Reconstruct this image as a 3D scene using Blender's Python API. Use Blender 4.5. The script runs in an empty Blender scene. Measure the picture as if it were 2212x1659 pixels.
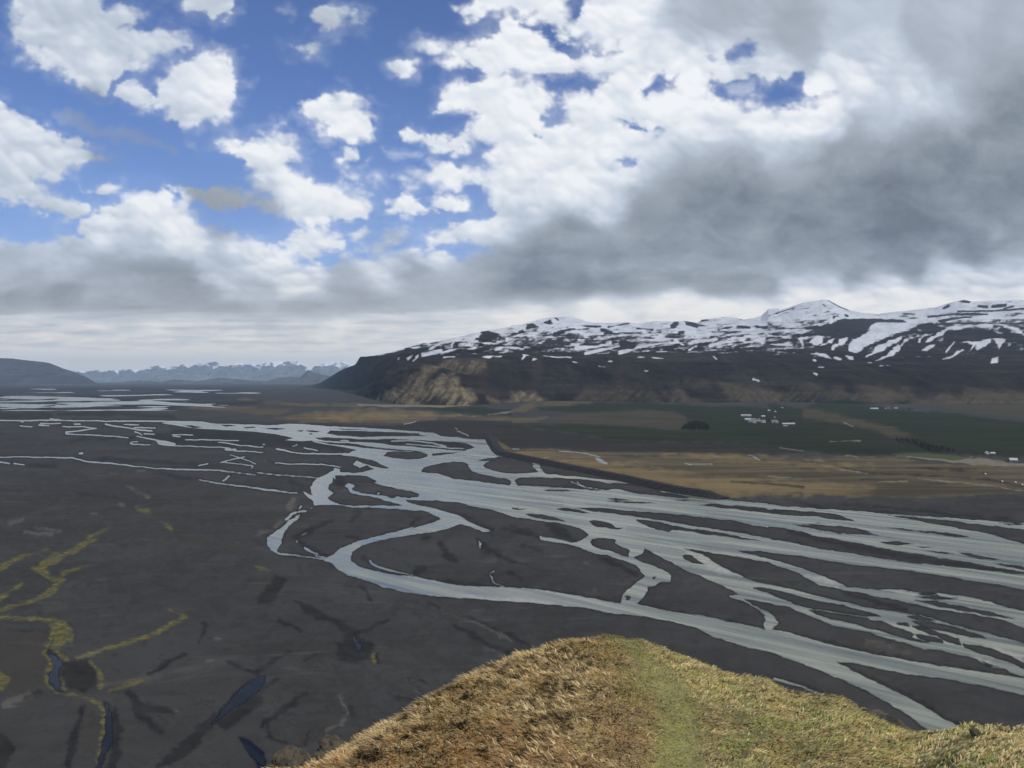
import bpy, math, random
import numpy as np

# ------------------------------------------------------------------ camera, sky, sun
scene = bpy.context.scene
C = scene.collection
CAM_H, F, HOR = 105.0, 885.0, 380.0          # eye above the plain (m); focal length and horizon row at 1024 x 768
PITCH = math.atan(4.0 / F)
cam_d = bpy.data.cameras.new('camera')
cam_d.sensor_width = 36.0
cam_d.lens = 36.0 * F / 1024.0
cam_d.clip_start, cam_d.clip_end = 0.1, 200000.0
cam = bpy.data.objects.new('camera', cam_d)
C.objects.link(cam)
cam.location = (0, 0, CAM_H)
cam.rotation_euler = (math.pi / 2 - PITCH, 0, 0)
scene.camera = cam

SUN_EL, SUN_AZ = 46.0, 150.0                  # azimuth measured clockwise from the view direction (+Y)
world = bpy.data.worlds.new('World')
scene.world = world
world.use_nodes = True
wn = world.node_tree
sky_n = wn.nodes.new('ShaderNodeTexSky')
sky_n.sky_type = 'NISHITA'
sky_n.sun_disc = False
sky_n.sun_elevation = math.radians(SUN_EL)
sky_n.sun_rotation = math.radians(SUN_AZ)
sky_n.air_density, sky_n.dust_density, sky_n.ozone_density = 1.0, 0.0, 6.0
world.cycles.sampling_method = 'NONE'
bg = wn.nodes['Background']
bg.inputs['Strength'].default_value = 0.10
hs_n = wn.nodes.new('ShaderNodeMix')
hs_n.data_type = 'RGBA'
hs_n.blend_type = 'MULTIPLY'
hs_n.inputs['Factor'].default_value = 1.0
hs_n.inputs[7].default_value = (0.80, 0.79, 1.0, 1.0)
wn.links.new(sky_n.outputs[0], hs_n.inputs[6])
wn.links.new(hs_n.outputs[2], bg.inputs['Color'])

sun_d = bpy.data.lights.new('sun', 'SUN')
sun_d.energy = 3.3
sun_d.angle = math.radians(0.6)
sun_d.color = (1.0, 0.95, 0.87)
sun = bpy.data.objects.new('sun', sun_d)
C.objects.link(sun)
_e, _a = math.radians(SUN_EL), math.radians(SUN_AZ)
SUNV = np.array([math.sin(_a) * math.cos(_e), math.cos(_a) * math.cos(_e), math.sin(_e)])
from mathutils import Vector
sun.rotation_euler = Vector(SUNV).to_track_quat('Z', 'Y').to_euler()

scene.view_settings.view_transform = 'Standard'
scene.view_settings.look = 'None'
scene.view_settings.exposure = 0.0
scene.view_settings.gamma = 1.0
scene.cycles.volume_bounces = 1
scene.cycles.max_bounces = 6
scene.cycles.use_denoising = True
scene.cycles.transparent_max_bounces = 8

# ------------------------------------------------------------------ helpers
K = 256.0 / 2212.0
TILES = {'a0': (0, 384, K), 'a1': (256, 384, K), 'a2': (512, 384, K), 'a3': (768, 384, K),
         'b0': (0, 576, K), 'b1': (256, 576, K), 'b2': (512, 576, K), 'b3': (768, 576, K),
         'm0': (0, 924 / 3.1875, K), 'm1': (256, 924 / 3.1875, K), 'm2': (512, 924 / 3.1875, K), 'm3': (768, 924 / 3.1875, K),
         's0': (0, 0, 2 * K), 's1': (512, 0, 2 * K), 'src': (0, 0, 1 / 3.1875)}


def P(txt):
    """'a1: x,y x,y ; a2: x,y' -> survey points (view coordinates at 1024 x 768)"""
    out = []
    for seg in txt.split(';'):
        seg = seg.strip()
        if not seg:
            continue
        t, pts = seg.split(':')
        ox, oy, k = TILES[t.strip()]
        for p in pts.split():
            x, y = p.split(',')
            out.append((ox + float(x) * k, oy + float(y) * k))
    return np.array(out)


def world_at(x, y, z=0.0):
    """point on the level z seen in the direction (x, y)"""
    dx, dy = (x - 512.0) / F, (384.0 - y) / F
    fy = math.cos(PITCH) + dy * math.sin(PITCH)
    fz = -math.sin(PITCH) + dy * math.cos(PITCH)
    t = (z - CAM_H) / fz
    return dx * t, fy * t


def _hash(ix, iy, seed):
    h = (ix.astype(np.int64) * 374761393 + iy.astype(np.int64) * 668265263 + seed * 974634777) & 0xffffffff
    h = ((h ^ (h >> 13)) * 1274126177) & 0xffffffff
    h = (h ^ (h >> 16)) & 0xffffffff
    return h


def perlin(x, y, seed=0):
    x = np.asarray(x, dtype=np.float64); y = np.asarray(y, dtype=np.float64)
    ix, iy = np.floor(x), np.floor(y)
    fx, fy = x - ix, y - iy
    u = fx * fx * fx * (fx * (fx * 6 - 15) + 10)
    v = fy * fy * fy * (fy * (fy * 6 - 15) + 10)

    def g(dx, dy):
        a = _hash(ix + dx, iy + dy, seed) * (2 * math.pi / 4294967296.0)
        return np.cos(a) * (fx - dx) + np.sin(a) * (fy - dy)
    n0 = g(0, 0) + u * (g(1, 0) - g(0, 0))
    n1 = g(0, 1) + u * (g(1, 1) - g(0, 1))
    return (n0 + v * (n1 - n0)) * 1.5


def fbm(x, y, oct=4, seed=0, gain=0.5, billow=False):
    s, a, tot = 0.0, 1.0, 0.0
    for o in range(oct):
        n = perlin(x * (2 ** o) + 17.3 * o, y * (2 ** o) - 9.1 * o, seed + o)
        if billow:
            n = 1.0 - 2.2 * np.abs(n)
        s = s + a * n
        tot += a
        a *= gain
    return s / tot


def smooth(a, b, x):
    t = np.clip((x - a) / (b - a), 0, 1)
    return t * t * (3 - 2 * t)


def sd_poly(X, Y, poly):
    d = np.full(X.shape, 1e18)
    ins = np.zeros(X.shape, bool)
    n = len(poly)
    for i in range(n):
        x0, y0 = poly[i]; x1, y1 = poly[(i + 1) % n]
        ex, ey = x1 - x0, y1 - y0
        wx, wy = X - x0, Y - y0
        l2 = ex * ex + ey * ey
        if l2 < 1e-12:
            continue
        t = np.clip((wx * ex + wy * ey) / l2, 0, 1)
        d = np.minimum(d, (wx - ex * t) ** 2 + (wy - ey * t) ** 2)
        if abs(ey) > 1e-12:
            c = ((y0 > Y) != (y1 > Y)) & (X < ex * (Y - y0) / ey + x0)
            ins ^= c
    d = np.sqrt(d)
    return np.where(ins, d, -d)


def sd_line(X, Y, pts, r):
    r = np.asarray(r, float) * np.ones(len(pts)) if np.isscalar(r) else np.interp(np.linspace(0, 1, len(pts)), np.linspace(0, 1, len(r)), r)
    best = np.full(X.shape, -1e9)
    for i in range(len(pts) - 1):
        x0, y0 = pts[i]; x1, y1 = pts[i + 1]
        ex, ey = x1 - x0, y1 - y0
        l2 = ex * ex + ey * ey + 1e-12
        t = np.clip(((X - x0) * ex + (Y - y0) * ey) / l2, 0, 1)
        dd = np.sqrt((X - x0 - ex * t) ** 2 + (Y - y0 - ey * t) ** 2)
        best = np.maximum(best, r[i] + (r[i + 1] - r[i]) * t - dd)
    return best


class Field:
    """signed distance of a region, painted shape by shape over a grid of survey points"""
    def __init__(self, X, Y, M=14.0):
        self.X, self.Y, self.M, self.minr = X, Y, M, 0.0
        self.d = np.full(X.shape, -M)

    def _box(self, pts, pad):
        lo, hi = pts.min(0) - pad, pts.max(0) + pad
        m = (self.X > lo[0]) & (self.X < hi[0]) & (self.Y > lo[1]) & (self.Y < hi[1])
        return np.nonzero(m)

    def add(self, pts):
        ii = self._box(pts, self.M)
        self.d[ii] = np.maximum(self.d[ii], np.clip(sd_poly(self.X[ii], self.Y[ii], pts), -self.M, self.M))

    def cut(self, pts):
        ii = self._box(pts, self.M)
        self.d[ii] = np.minimum(self.d[ii], np.clip(-sd_poly(self.X[ii], self.Y[ii], pts), -self.M, self.M))

    def line(self, pts, r):
        ii = self._box(pts, self.M + np.max(r))
        self.d[ii] = np.maximum(self.d[ii], np.clip(sd_line(self.X[ii], self.Y[ii], pts, r), -self.M, self.M))

    def text(self, txt):
        """lines of '+poly' / '-poly' / 'w radius: ...' in tile coordinates"""
        for ln in txt.strip().splitlines():
            ln = ln.strip()
            if not ln or ln[0] == '#':
                continue
            if ln[0] == '+':
                self.add(P(ln[1:]))
            elif ln[0] == '-':
                self.cut(P(ln[1:]))
            elif ln[0] == 'w':
                w, rest = ln[1:].split('|')
                self.line(P(rest), [max(self.minr, float(q) * K / 2) for q in w.split('/')])
        return self


def link(name, mesh, mat=None, parent=None, kind=None):
    o = bpy.data.objects.new(name, mesh)
    C.objects.link(o)
    if mat:
        mesh.materials.append(mat)
    if parent:
        o.parent = parent
    if kind:
        o['kind'] = kind
    return o


def tag(o, label, cat, group=None):
    o['label'] = label
    o['category'] = cat
    if group:
        o['group'] = group
    return o


def empty(name, loc, rz=0.0):
    o = bpy.data.objects.new(name, None)
    C.objects.link(o)
    o.location = loc
    o.rotation_euler = (0, 0, rz)
    return o


def grid_mesh(name, V, attrs=None, smooth_shade=True):
    """V: rows x cols x 3 -> mesh of quads, with float attributes per vertex"""
    r, c = V.shape[:2]
    idx = np.arange(r * c).reshape(r, c)
    q = np.stack([idx[:-1, :-1], idx[:-1, 1:], idx[1:, 1:], idx[1:, :-1]], -1).reshape(-1, 4)
    # keep faces turned up / to the viewer
    a, b, d = V[0, 0], V[0, 1], V[1, 0]
    return raw_mesh(name, V.reshape(-1, 3), q, attrs, smooth_shade)


def raw_mesh(name, V, Q, attrs=None, smooth_shade=True):
    me = bpy.data.meshes.new(name)
    n, k = Q.shape
    me.vertices.add(len(V))
    me.vertices.foreach_set('co', np.ascontiguousarray(V, dtype=np.float32).ravel())
    me.loops.add(n * k)
    me.loops.foreach_set('vertex_index', np.ascontiguousarray(Q, dtype=np.int32).ravel())
    me.polygons.add(n)
    me.polygons.foreach_set('loop_start', np.arange(0, n * k, k, dtype=np.int32))
    me.polygons.foreach_set('use_smooth', np.full(n, smooth_shade))
    for nm, arr in (attrs or {}).items():
        arr = np.ascontiguousarray(arr, dtype=np.float32)
        if arr.ndim > 1 and arr.shape[-1] == 3 and arr.size == len(V) * 3:
            at = me.attributes.new(nm, 'FLOAT_VECTOR', 'POINT')
            at.data.foreach_set('vector', arr.ravel())
        else:
            at = me.attributes.new(nm, 'FLOAT', 'POINT')
            at.data.foreach_set('value', arr.ravel())
    me.update(calc_edges=True)
    return me


class NT:
    """small node-graph writer"""
    def __init__(self, name):
        self.m = bpy.data.materials.new(name)
        self.m.use_nodes = True
        self.t = self.m.node_tree
        self.b = self.t.nodes.get('Principled BSDF')
        self.out = self.t.nodes.get('Material Output')
        self.pos = None

    def n(self, typ, **kw):
        nd = self.t.nodes.new(typ)
        for k, v in kw.items():
            setattr(nd, k, v)
        return nd

    def l(self, a, b):
        self.t.links.new(a, b)

    def put(self, sock, v):
        if hasattr(v, 'is_linked') or isinstance(v, bpy.types.NodeSocket):
            self.l(v, sock)
        else:
            if isinstance(v, (tuple, list)) and len(v) == 3 and sock.type == 'RGBA':
                v = (*v, 1.0)
            sock.default_value = v

    def attr(self, nm, vec=False):
        a = self.n('ShaderNodeAttribute', attribute_name=nm)
        return a.outputs['Vector'] if vec else a.outputs['Fac']

    def P(self):
        if self.pos is None:
            self.pos = self.n('ShaderNodeNewGeometry').outputs['Position']
        return self.pos

    def scaled(self, s):
        mp = self.n('ShaderNodeMapping')
        self.l(self.P(), mp.inputs['Vector'])
        mp.inputs['Scale'].default_value = s
        return mp.outputs[0]

    def noise(self, scale, detail=4, rough=0.55, vec=None, dist=0.0):
        nz = self.n('ShaderNodeTexNoise')
        self.l(vec if vec is not None else self.P(), nz.inputs['Vector'])
        nz.inputs['Scale'].default_value = scale
        nz.inputs['Detail'].default_value = detail
        nz.inputs['Roughness'].default_value = rough
        nz.inputs['Distortion'].default_value = dist
        return nz.outputs['Fac']

    def math(self, op, a, b=0.0, clamp=False):
        m = self.n('ShaderNodeMath', operation=op, use_clamp=clamp)
        self.put(m.inputs[0], a)
        self.put(m.inputs[1], b)
        return m.outputs[0]

    def mapr(self, v, a, b, c=0.0, d=1.0):
        m = self.n('ShaderNodeMapRange', interpolation_type='SMOOTHSTEP')
        self.put(m.inputs['Value'], v)
        m.inputs['From Min'].default_value = a
        m.inputs['From Max'].default_value = b
        m.inputs['To Min'].default_value = c
        m.inputs['To Max'].default_value = d
        return m.outputs[0]

    def mix(self, f, a, b, mode='MIX'):
        m = self.n('ShaderNodeMix', data_type='RGBA', blend_type=mode)
        self.put(m.inputs['Factor'], f)
        self.put(m.inputs[6], a)
        self.put(m.inputs[7], b)
        return m.outputs[2]

    def bump(self, h, dist, strength=1.0):
        b = self.n('ShaderNodeBump')
        b.inputs['Distance'].default_value = dist
        b.inputs['Strength'].default_value = strength
        self.l(h, b.inputs['Height'])
        return b.outputs[0]

    def set(self, **kw):
        for k, v in kw.items():
            self.put(self.b.inputs[k.replace('_', ' ')], v)
        return self.m


def plain(name, col, rough=0.7):
    t = NT(name)
    n = t.noise(1.5, 5)
    c = t.mix(t.mapr(n, 0.3, 0.7), tuple(q * 0.82 for q in col), tuple(min(1, q * 1.12) for q in col))
    return t.set(Base_Color=c, Roughness=rough)


# ------------------------------------------------------------------ the river plain: survey of land cover
WATER = '''
# the wide channel down to the near one, with all its bars; then the bars cut out again
+ a1: 0,350 120,355 300,343 440,350 640,366 900,375 1030,383 1250,400 1400,410 1530,420 1600,452 1750,462 1870,476 2000,480 2015,468 2050,522 2080,562 2110,602 2150,624 ; a2: 0,634 100,657 180,682 300,694 500,742 700,782 850,822 1000,850 1200,882 1290,897 1420,932 1560,957 1700,982 1850,997 2000,1012 2212,1032 ; a3: 0,1040 200,1060 400,1075 600,1085 900,1105 1050,1135 1200,1165 1400,1200 1600,1235 1740,1260 1850,1280 2000,1320 2212,1385 3200,1640 ; b3: 3200,1350 2212,1035 1900,960 1500,885 1200,850 900,790 760,755 600,745 700,800 900,900 1200,1040 1500,1220 1700,1320 2100,1560 1900,1659 1440,1375 1200,1200 1050,1110 860,1000 600,880 420,810 250,740 0,655 ; b2: 2000,610 1750,530 1600,455 1400,400 1200,360 1050,340 900,330 750,300 600,270 400,255 200,235 0,222 ; b1: 2000,210 1800,190 1640,185 1450,165 1250,130 1100,95 950,45 830,0 ; a1: 800,1659 720,1610 680,1580 650,1550 580,1527 620,1495 660,1470 720,1425 850,1365 950,1340 1100,1300 1250,1265 1330,1240 1362,1226 1350,1246 1450,1222 1540,1195 1590,1165 1570,1148 1500,1110 1440,1095 1350,1090 1200,1080 1000,1072 850,1065 720,1050 640,1045 500,1052 495,1010 450,985 420,950 388,918 430,935 490,965 480,930 470,895 490,850 550,800 620,770 660,745 680,722 720,735 722,765 850,768 950,753 1020,735 960,706 900,726 850,702 843,685 870,658 905,675 925,690 1010,708 1080,725 1150,732 1130,712 1080,690 1030,668 950,650 850,628 700,612 500,608 310,598 310,588 500,595 700,600 800,594 830,580 870,574 800,555 720,540 600,520 500,502 480,490 400,496 250,485 330,465 200,440 100,425 0,412 ; a0: 2100,405 1900,395 1650,380 1500,355 1380,335 1600,318 1750,322 1850,342 2050,347
- a1: 1290,1005 1500,1010 1650,1015 1750,1025 1850,1050 2000,1080 2150,1120 2212,1145 ; a2: 100,1160 250,1185 400,1205 500,1225 580,1245 640,1280 670,1305 620,1335 560,1360 520,1365 450,1350 350,1333 280,1320 240,1308 245,1347 350,1358 500,1387 600,1415 700,1460 730,1467 850,1490 950,1520 1050,1560 1110,1600 1140,1659 ; b2: 1130,20 1080,50 1000,120 955,170 940,215 930,235 800,212 600,172 400,141 250,119 100,101 0,98 ; b1: 2140,98 2000,90 1800,83 1640,60 1500,28 1380,3 ; a1: 1250,1655 1130,1637 1000,1608 900,1578 825,1530 815,1500 830,1460 870,1425 920,1395 1000,1370 1100,1345 1200,1325 1300,1310 1400,1295 1500,1285 1600,1262 1700,1235 1780,1212 1850,1235 1900,1260 1960,1280 2010,1278 2030,1270 1950,1240 1880,1205 1790,1155 1720,1130 1620,1098 1520,1068 1440,1050 1380,1040 1310,1020
- a1: 730,792 900,787 960,800 1030,832 1042,850 985,846 1100,880 1230,905 1350,930 1415,948 1400,975 1320,985 1220,970 1170,985 1100,965 1000,955 920,945 850,920 830,897 860,882 800,855 770,880 700,870 680,830 690,792
- a1: 668,805 700,870 768,884 800,897 803,932 850,947 950,967 1080,992 1120,1007 1200,1032 1280,1050 1200,1054 1090,1046 1000,1055 740,1043 650,1008 620,985 645,965 672,945 635,920 630,895 645,865 668,825
- a1: 1425,765 1440,722 1550,695 1700,672 1800,678 1840,690 1840,720 1870,755 1950,780 2050,800 2150,818 2200,835 2200,872 2100,870 2000,850 1850,835 1700,815 1620,790 1570,770 1500,770
- a1: 1955,705 1990,680 2040,660 1920,664 1990,640 2140,627 ; a2: 0,640 100,662 185,688 190,710 195,730 230,762 200,766 100,770 0,772 ; a1: 2120,765 2050,750 1990,730
- a2: 250,690 400,716 550,746 700,776 880,805 1000,842 930,834 800,822 640,809 450,791 300,776 275,760 250,722
- a2: 20,830 60,810 200,808 400,810 600,825 800,850 1000,865 1150,880 1250,905 1300,935 1400,950 1480,965 1540,982 1450,982 1300,970 1150,955 1040,940 950,915 880,905 800,920 700,915 500,900 300,890 150,880 40,878
- a2: 270,918 350,910 550,922 450,928 300,926
- a2: 820,987 900,985 1050,1003 900,1000
- a2: 770,1007 900,1008 1150,1018 1235,1032 1100,1030 900,1020
- a2: 1400,1000 1480,996 1580,1006 1480,1010
- a2: 380,1080 500,1078 580,1092 670,1115 620,1116 540,1103 420,1093
- a2: 540,1072 700,1068 900,1085 1200,1110 1500,1130 1750,1165 1950,1190 2050,1215 2212,1245 ; a3: 0,1235 150,1250 400,1305 540,1335 700,1360 800,1380 1000,1425 1200,1455 1450,1495 1700,1535 2000,1590 2212,1625 3000,1800 3000,1830 2212,1645 1900,1610 1600,1583 1450,1560 1250,1545 1000,1510 800,1475 500,1430 200,1370 0,1330 ; a2: 2000,1290 1700,1245 1500,1215 1200,1165 1000,1135 800,1110 650,1090
- a2: 120,1120 250,1125 400,1160 485,1188 350,1180 310,1178 250,1165 150,1145
- a2: 660,1180 720,1173 850,1210 900,1237 970,1243 940,1253 880,1250 820,1240 720,1225 690,1205
- a2: 1060,1170 1200,1180 1400,1225 1550,1255 1700,1270 1900,1300 2050,1335 2160,1357 2000,1342 1850,1314 1650,1293 1500,1268 1380,1260 1350,1272 1250,1255 1150,1220 1100,1195
- a2: 690,1345 740,1330 850,1335 900,1350 890,1375 940,1405 1010,1430 1010,1495 950,1475 850,1445 760,1420 685,1397
- a2: 1045,1495 1130,1465 1140,1420 1200,1455 1300,1500 1400,1560 1500,1610 1620,1659 ; b2: 1750,60 1900,120 1945,155 1880,175 2000,215 2100,280 2180,335 2200,350 2170,420 2185,462 2100,440 1900,395 1700,350 1500,320 1300,290 1150,260 1085,248 1100,230 1140,180 1175,125 1170,100 1220,90 1290,52 1370,55 1378,0 ; a2: 1378,1655 1330,1615 1250,1585 1150,1545
- a2: 1470,1420 1600,1435 1800,1475 2000,1505 2212,1542 ; a3: 150,1597 300,1652 ; b3: 330,18 450,84 600,112 800,152 1100,207 1250,242 1400,277 1550,302 1700,322 1900,357 2100,402 2212,457 3000,700 3000,830 2212,578 2100,548 1900,488 1700,450 1450,375 1350,340 1200,320 1000,288 950,288 800,255 600,210 400,165 200,110 0,68 ; b2: 2100,45 2000,10 ; a2: 1950,1640 1850,1600 1700,1500 1650,1470 1550,1440
- a2: 1470,1478 1540,1480 1600,1520 1660,1562 1570,1550 1490,1510
- a2: 1950,1435 2050,1440 2212,1455 ; a3: 0,1455 300,1490 600,1545 1000,1590 1300,1625 1500,1659 ; b3: 1530,0 1800,50 2100,100 2212,117 3000,290 3000,470 2212,300 2050,265 1900,215 1750,180 1500,150 1300,138 1100,113 950,120 800,102 700,90 640,70 500,15 ; a3: 480,1659 400,1630 200,1560 0,1505 ; a2: 2212,1507 2100,1480 2000,1455
- b2: 2080,98 2150,100 ; b3: 0,107 200,157 400,207 600,247 800,295 960,345 972,353 850,345 700,330 550,305 400,288 350,272 200,230 100,190 0,153
- b3: 0,237 150,262 300,322 450,382 560,432 700,457 850,482 1000,532 1200,587 1350,632 1500,647 1700,692 1800,722 1850,757 1950,792 2050,802 2100,842 2212,872 2212,882 2000,848 1700,803 1400,758 1200,723 900,668 700,628 500,578 300,518 150,478 30,460 50,440 100,400 60,362 0,302 ; b2: 2150,290 2050,232 2000,197 2100,212
- b3: 350,297 450,302 600,326 750,346 860,356 885,376 980,395 1050,412 1150,460 1230,482 1258,502 1240,530 1330,560 1400,577 1300,572 1150,530 1000,485 850,445 700,400 550,375 420,335
- b3: 1200,342 1300,338 1440,385 1330,385 1230,365
- b3: 1230,387 1400,395 1600,440 1800,500 1890,545 1750,525 1600,490 1400,450 1280,412
- b3: 1110,402 1200,410 1225,437 1130,417
- b3: 1270,502 1400,520 1500,550 1510,580 1400,570 1310,542
- b3: 1250,432 1400,460 1500,500 1650,540 1665,600 1560,570 1450,520 1300,470
- b3: 1680,582 1850,610 2000,655 2212,745 3000,1080 3000,1120 2212,802 2050,730 1850,670 1690,617
- b3: 1840,740 1900,760 1995,785 1900,778
- b3: 1290,150 1400,142 1460,160 1350,165
- b3: 1300,177 1450,170 1610,207 1450,205
- b3: 1270,210 1450,217 1700,270 1950,320 2130,372 1950,347 1700,302 1500,267
- b3: 1500,180 1640,191 1580,197
- b3: 1950,150 2212,205 2212,220
- b3: 1250,440 1330,430 1420,458 1330,455
- a2: 1620,1045 1750,1035 2000,1060 2212,1075 ; a3: 0,1085 200,1090 400,1105 600,1130 760,1182 550,1165 350,1140 150,1132 0,1117 ; a2: 2000,1090 1800,1070
- a3: 210,1210 350,1220 600,1225 750,1245 850,1275 960,1307 800,1297 620,1287 640,1300 500,1272 350,1242
- a3: 1010,1235 1150,1245 1300,1268 1500,1280 1650,1305 1740,1330 1600,1317 1400,1287 1200,1264
- a3: 970,1367 1100,1358 1180,1372 1260,1383 1100,1393
- a3: 1330,1435 1500,1450 1620,1472 1450,1458
- a3: 1640,1450 1800,1475 2010,1517 1850,1512 1720,1482
- a3: 1950,1545 2212,1578 2212,1603 2050,1575
- a3: 300,1205 480,1207 400,1214
- a3: 1280,1400 1430,1408 1350,1412
- b2: 975,175 1000,168 1018,180 1010,200 985,205
- b2: 1215,10 1240,0 1235,25 1220,30
- a2: 0,1066 130,1085 60,1086 0,1078
- a1: 610,425 650,405 800,405 1000,412 1300,420 1480,450 1200,450 900,455 700,445
- a1: 510,465 600,458 750,470 950,478 1200,475 1500,490 1700,500 1820,515 1890,545 1800,578 1600,562 1400,545 1200,530 1050,510 900,502 750,497 600,490
- a1: 490,488 600,503 800,510 950,532 1050,548 1200,562 1400,580 1500,600 1430,585 1300,575 1200,575 1100,567 1000,556 900,547 800,532 650,520
- a1: 1140,590 1250,580 1400,585 1480,605 1480,625 1400,648 1300,650 1200,640 1090,620
- a1: 1510,602 1600,590 1750,590 1820,577 1700,602 1530,622
- a1: 420,405 500,400 560,412 480,418
- a1: 450,430 500,428 480,440
- a1: 620,385 800,390 1000,398 800,398
- a1: 1350,425 1420,428 1400,436
- a0: 1580,360 1650,358 1750,372 1680,378
- a0: 1900,355 1980,352 2050,362 1950,368
- a0: 2100,372 2200,368 2212,378 2130,382
- a1: 60,385 180,378 260,388 150,396
- a1: 340,405 420,398 400,412
w10/16 | a1: 1170,492 1350,490 1500,507 1560,522 1640,541
w10 | a1: 900,517 1000,530 1080,548 1230,560
w8 | a1: 730,487 800,492
w9 | a1: 1300,520 1500,535 1650,552 1800,560
w7 | a2: 505,845 580,870 650,890 790,918
w10/14/10 | a2: 560,842 600,875 650,890
w12/8 | a2: 40,1150 180,1160 330,1182
w14 | a2: 200,700 190,715 220,745 270,768
w20/14/26 | b2: 1890,177 2020,218 2130,285 2205,345 2230,390
w22/30/40 | b2: 2190,350 2230,395 2200,450 ; b3: 0,395 20,420 10,460
w16/10 | b1: 2030,0 2045,40 2075,70 2140,98
# branch beyond the main channel on the right
+ a3: 1000,1118 1100,1124 1400,1145 1700,1165 2000,1190 2212,1200 3000,1250 3000,1330 2212,1258 2000,1235 1700,1200 1450,1170 1200,1146 1050,1134
- a3: 2000,1205 2150,1205 2212,1212 2212,1218 2080,1214
# left channel and its pools
+ a1: 95,1360 100,1325 150,1285 220,1245 250,1210 300,1170 340,1150 392,1123 380,1150 330,1185 290,1225 250,1280 225,1330 215,1380 190,1420 170,1452 130,1432 100,1400
w16/22/12/14 | a1: 130,1430 200,1465 300,1480 450,1498 600,1512
w26/20 | a1: 265,1172 295,1138 345,1108
w12 | a1: 368,1080 385,1060
w14 | a1: 365,1108 425,1094
w9 | a1: 470,1072 500,1064
w22/18/12 | a1: 430,1418 480,1447 540,1475
w10/16 | a1: 510,1482 600,1502
w14 | a1: 343,1352 350,1368
w9 | a1: 395,1308 440,1284
w14/24/10 | a1: 1925,1358 1935,1385 1945,1425
w10/14 | a1: 2010,1642 2055,1618
w22/24/18/10 | a1: 985,1530 1030,1570 1120,1597 1220,1622 1350,1652
w10 | a1: 1040,950 1060,942
w12/8 | a1: 1230,972 1270,990
w6 | a1: 1230,1002 1290,1040
# thin far braids
w8 | a1: 0,590 60,590
w12/18/10 | a1: 185,558 215,568 310,593
w9 | a1: 415,550 530,576
w7/9/7 | a1: 170,685 270,688 400,690 560,696 640,706 740,715
w7 | a1: 0,765 120,781 380,798 580,816
w10/15/6 | a0: 1720,830 1870,856 2212,902 ; a1: 100,915 250,931 360,941
w8/11/14/14/14/10/14/8 | a0: 0,630 400,632 620,636 700,655 740,670 950,685 1100,703 1250,722 1500,736 1900,746 2200,786
w18 | a0: 690,600 715,602
w16/10 | a0: 0,673 90,686
w16/8 | a0: 125,685 210,696
w14/6 | a0: 1720,706 1800,690
w16 | a0: 1925,832 1985,796
w8 | a0: 2212,586 2030,577
w20 | a0: 1950,565 2030,566
+ a0: 1345,490 1420,488 1500,505 1520,522 1430,530 1370,522
w8/12/10/7 | a0: 1180,450 1300,475 1370,490
w7 | a0: 1450,530 1900,546 1990,555
w7 | a0: 1190,497 1140,502 1118,514 1150,524 1290,524
w12 | a0: 1130,383 1210,395 1320,405
w14/8 | a0: 1170,410 1230,440
w12 | a0: 1250,428 1330,435
w6/8/10/16/10/8/6 | a0: 540,367 720,370 830,384 720,400 620,411 570,415 565,428 640,437 800,440 1000,455 1110,464
w8/12/10/10/12/14 | a0: 0,314 200,318 400,312 600,316 800,318 900,322 1100,320 1400,322 1700,330
w7 | a0: 175,362 280,371
w16/8 | a0: 340,357 430,360
w7 | a0: 350,340 520,343
w16/6 | a0: 910,350 1000,365 1130,383
w6 | a0: 1070,350 1200,355
w6 | a0: 1160,375 1350,380
w6/10/10 | a0: 1880,505 1960,510 2050,525 2212,544 ; a1: 60,546
w6 | a0: 1490,450 1560,457
w5 | a0: 1480,437 1660,441
w6 | a0: 1610,480 1850,484 2060,490
w6 | a0: 1900,678 2000,655 2120,632
w8/6 | a0: 1900,675 2050,688 2190,710 2175,735
w5 | a0: 2212,690 1990,610
w9 | a1: 60,522 75,525
w10 | a1: 310,540 345,527
w12 | a0: 640,345 690,348
w9/12 | a0: 430,300 520,308
w8 | a0: 180,325 200,330
# ponds in the meadows
w5/9/9 | a2: 400,578 550,589 650,604 755,629
+ a2: 705,632 740,640 780,652 812,668 832,692 770,682 735,668
w5 | a2: 1490,687 1730,694
w10 | a2: 2045,612 2095,626
w16/6 | a2: 2090,632 2110,648 2140,656
w5 | a2: 0,560 60,564
w6 | a1: 1280,346 1380,324
w6 | a1: 1720,380 1730,388
w4 | a1: 1740,405 1780,420 1835,446
# clear streams at the foot of the hill
+ b0: 415,655 440,680 490,680 505,720 540,735 530,790 505,830 500,880 520,930 540,995 490,1000 460,960 425,910 420,870 440,830 465,780 450,730 430,690
w9/8 | b0: 430,645 408,625 440,580 462,548
+ b0: 905,1090 940,1120 970,1180 970,1280 985,1370 960,1470 900,1560 870,1700 815,1700 850,1560 880,1450 910,1370 905,1250 915,1180 900,1120
+ b0: 2240,860 2150,920 2080,970 2000,1050 1900,1170 1820,1260 1830,1292 1950,1200 2050,1130 2150,1060 2240,990 ; b1: 80,900 80,860
+ b1: 815,520 850,520 870,570 910,590 917,620 895,655 865,640 850,585
+ b0: 2075,1395 2150,1420 2240,1490 ; b1: 70,1530 90,1640 200,1750 60,1750 ; b0: 2212,1610 2150,1545 2100,1470
w30/14 | b3: 60,890 250,942 400,1000 500,1030
'''
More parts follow.
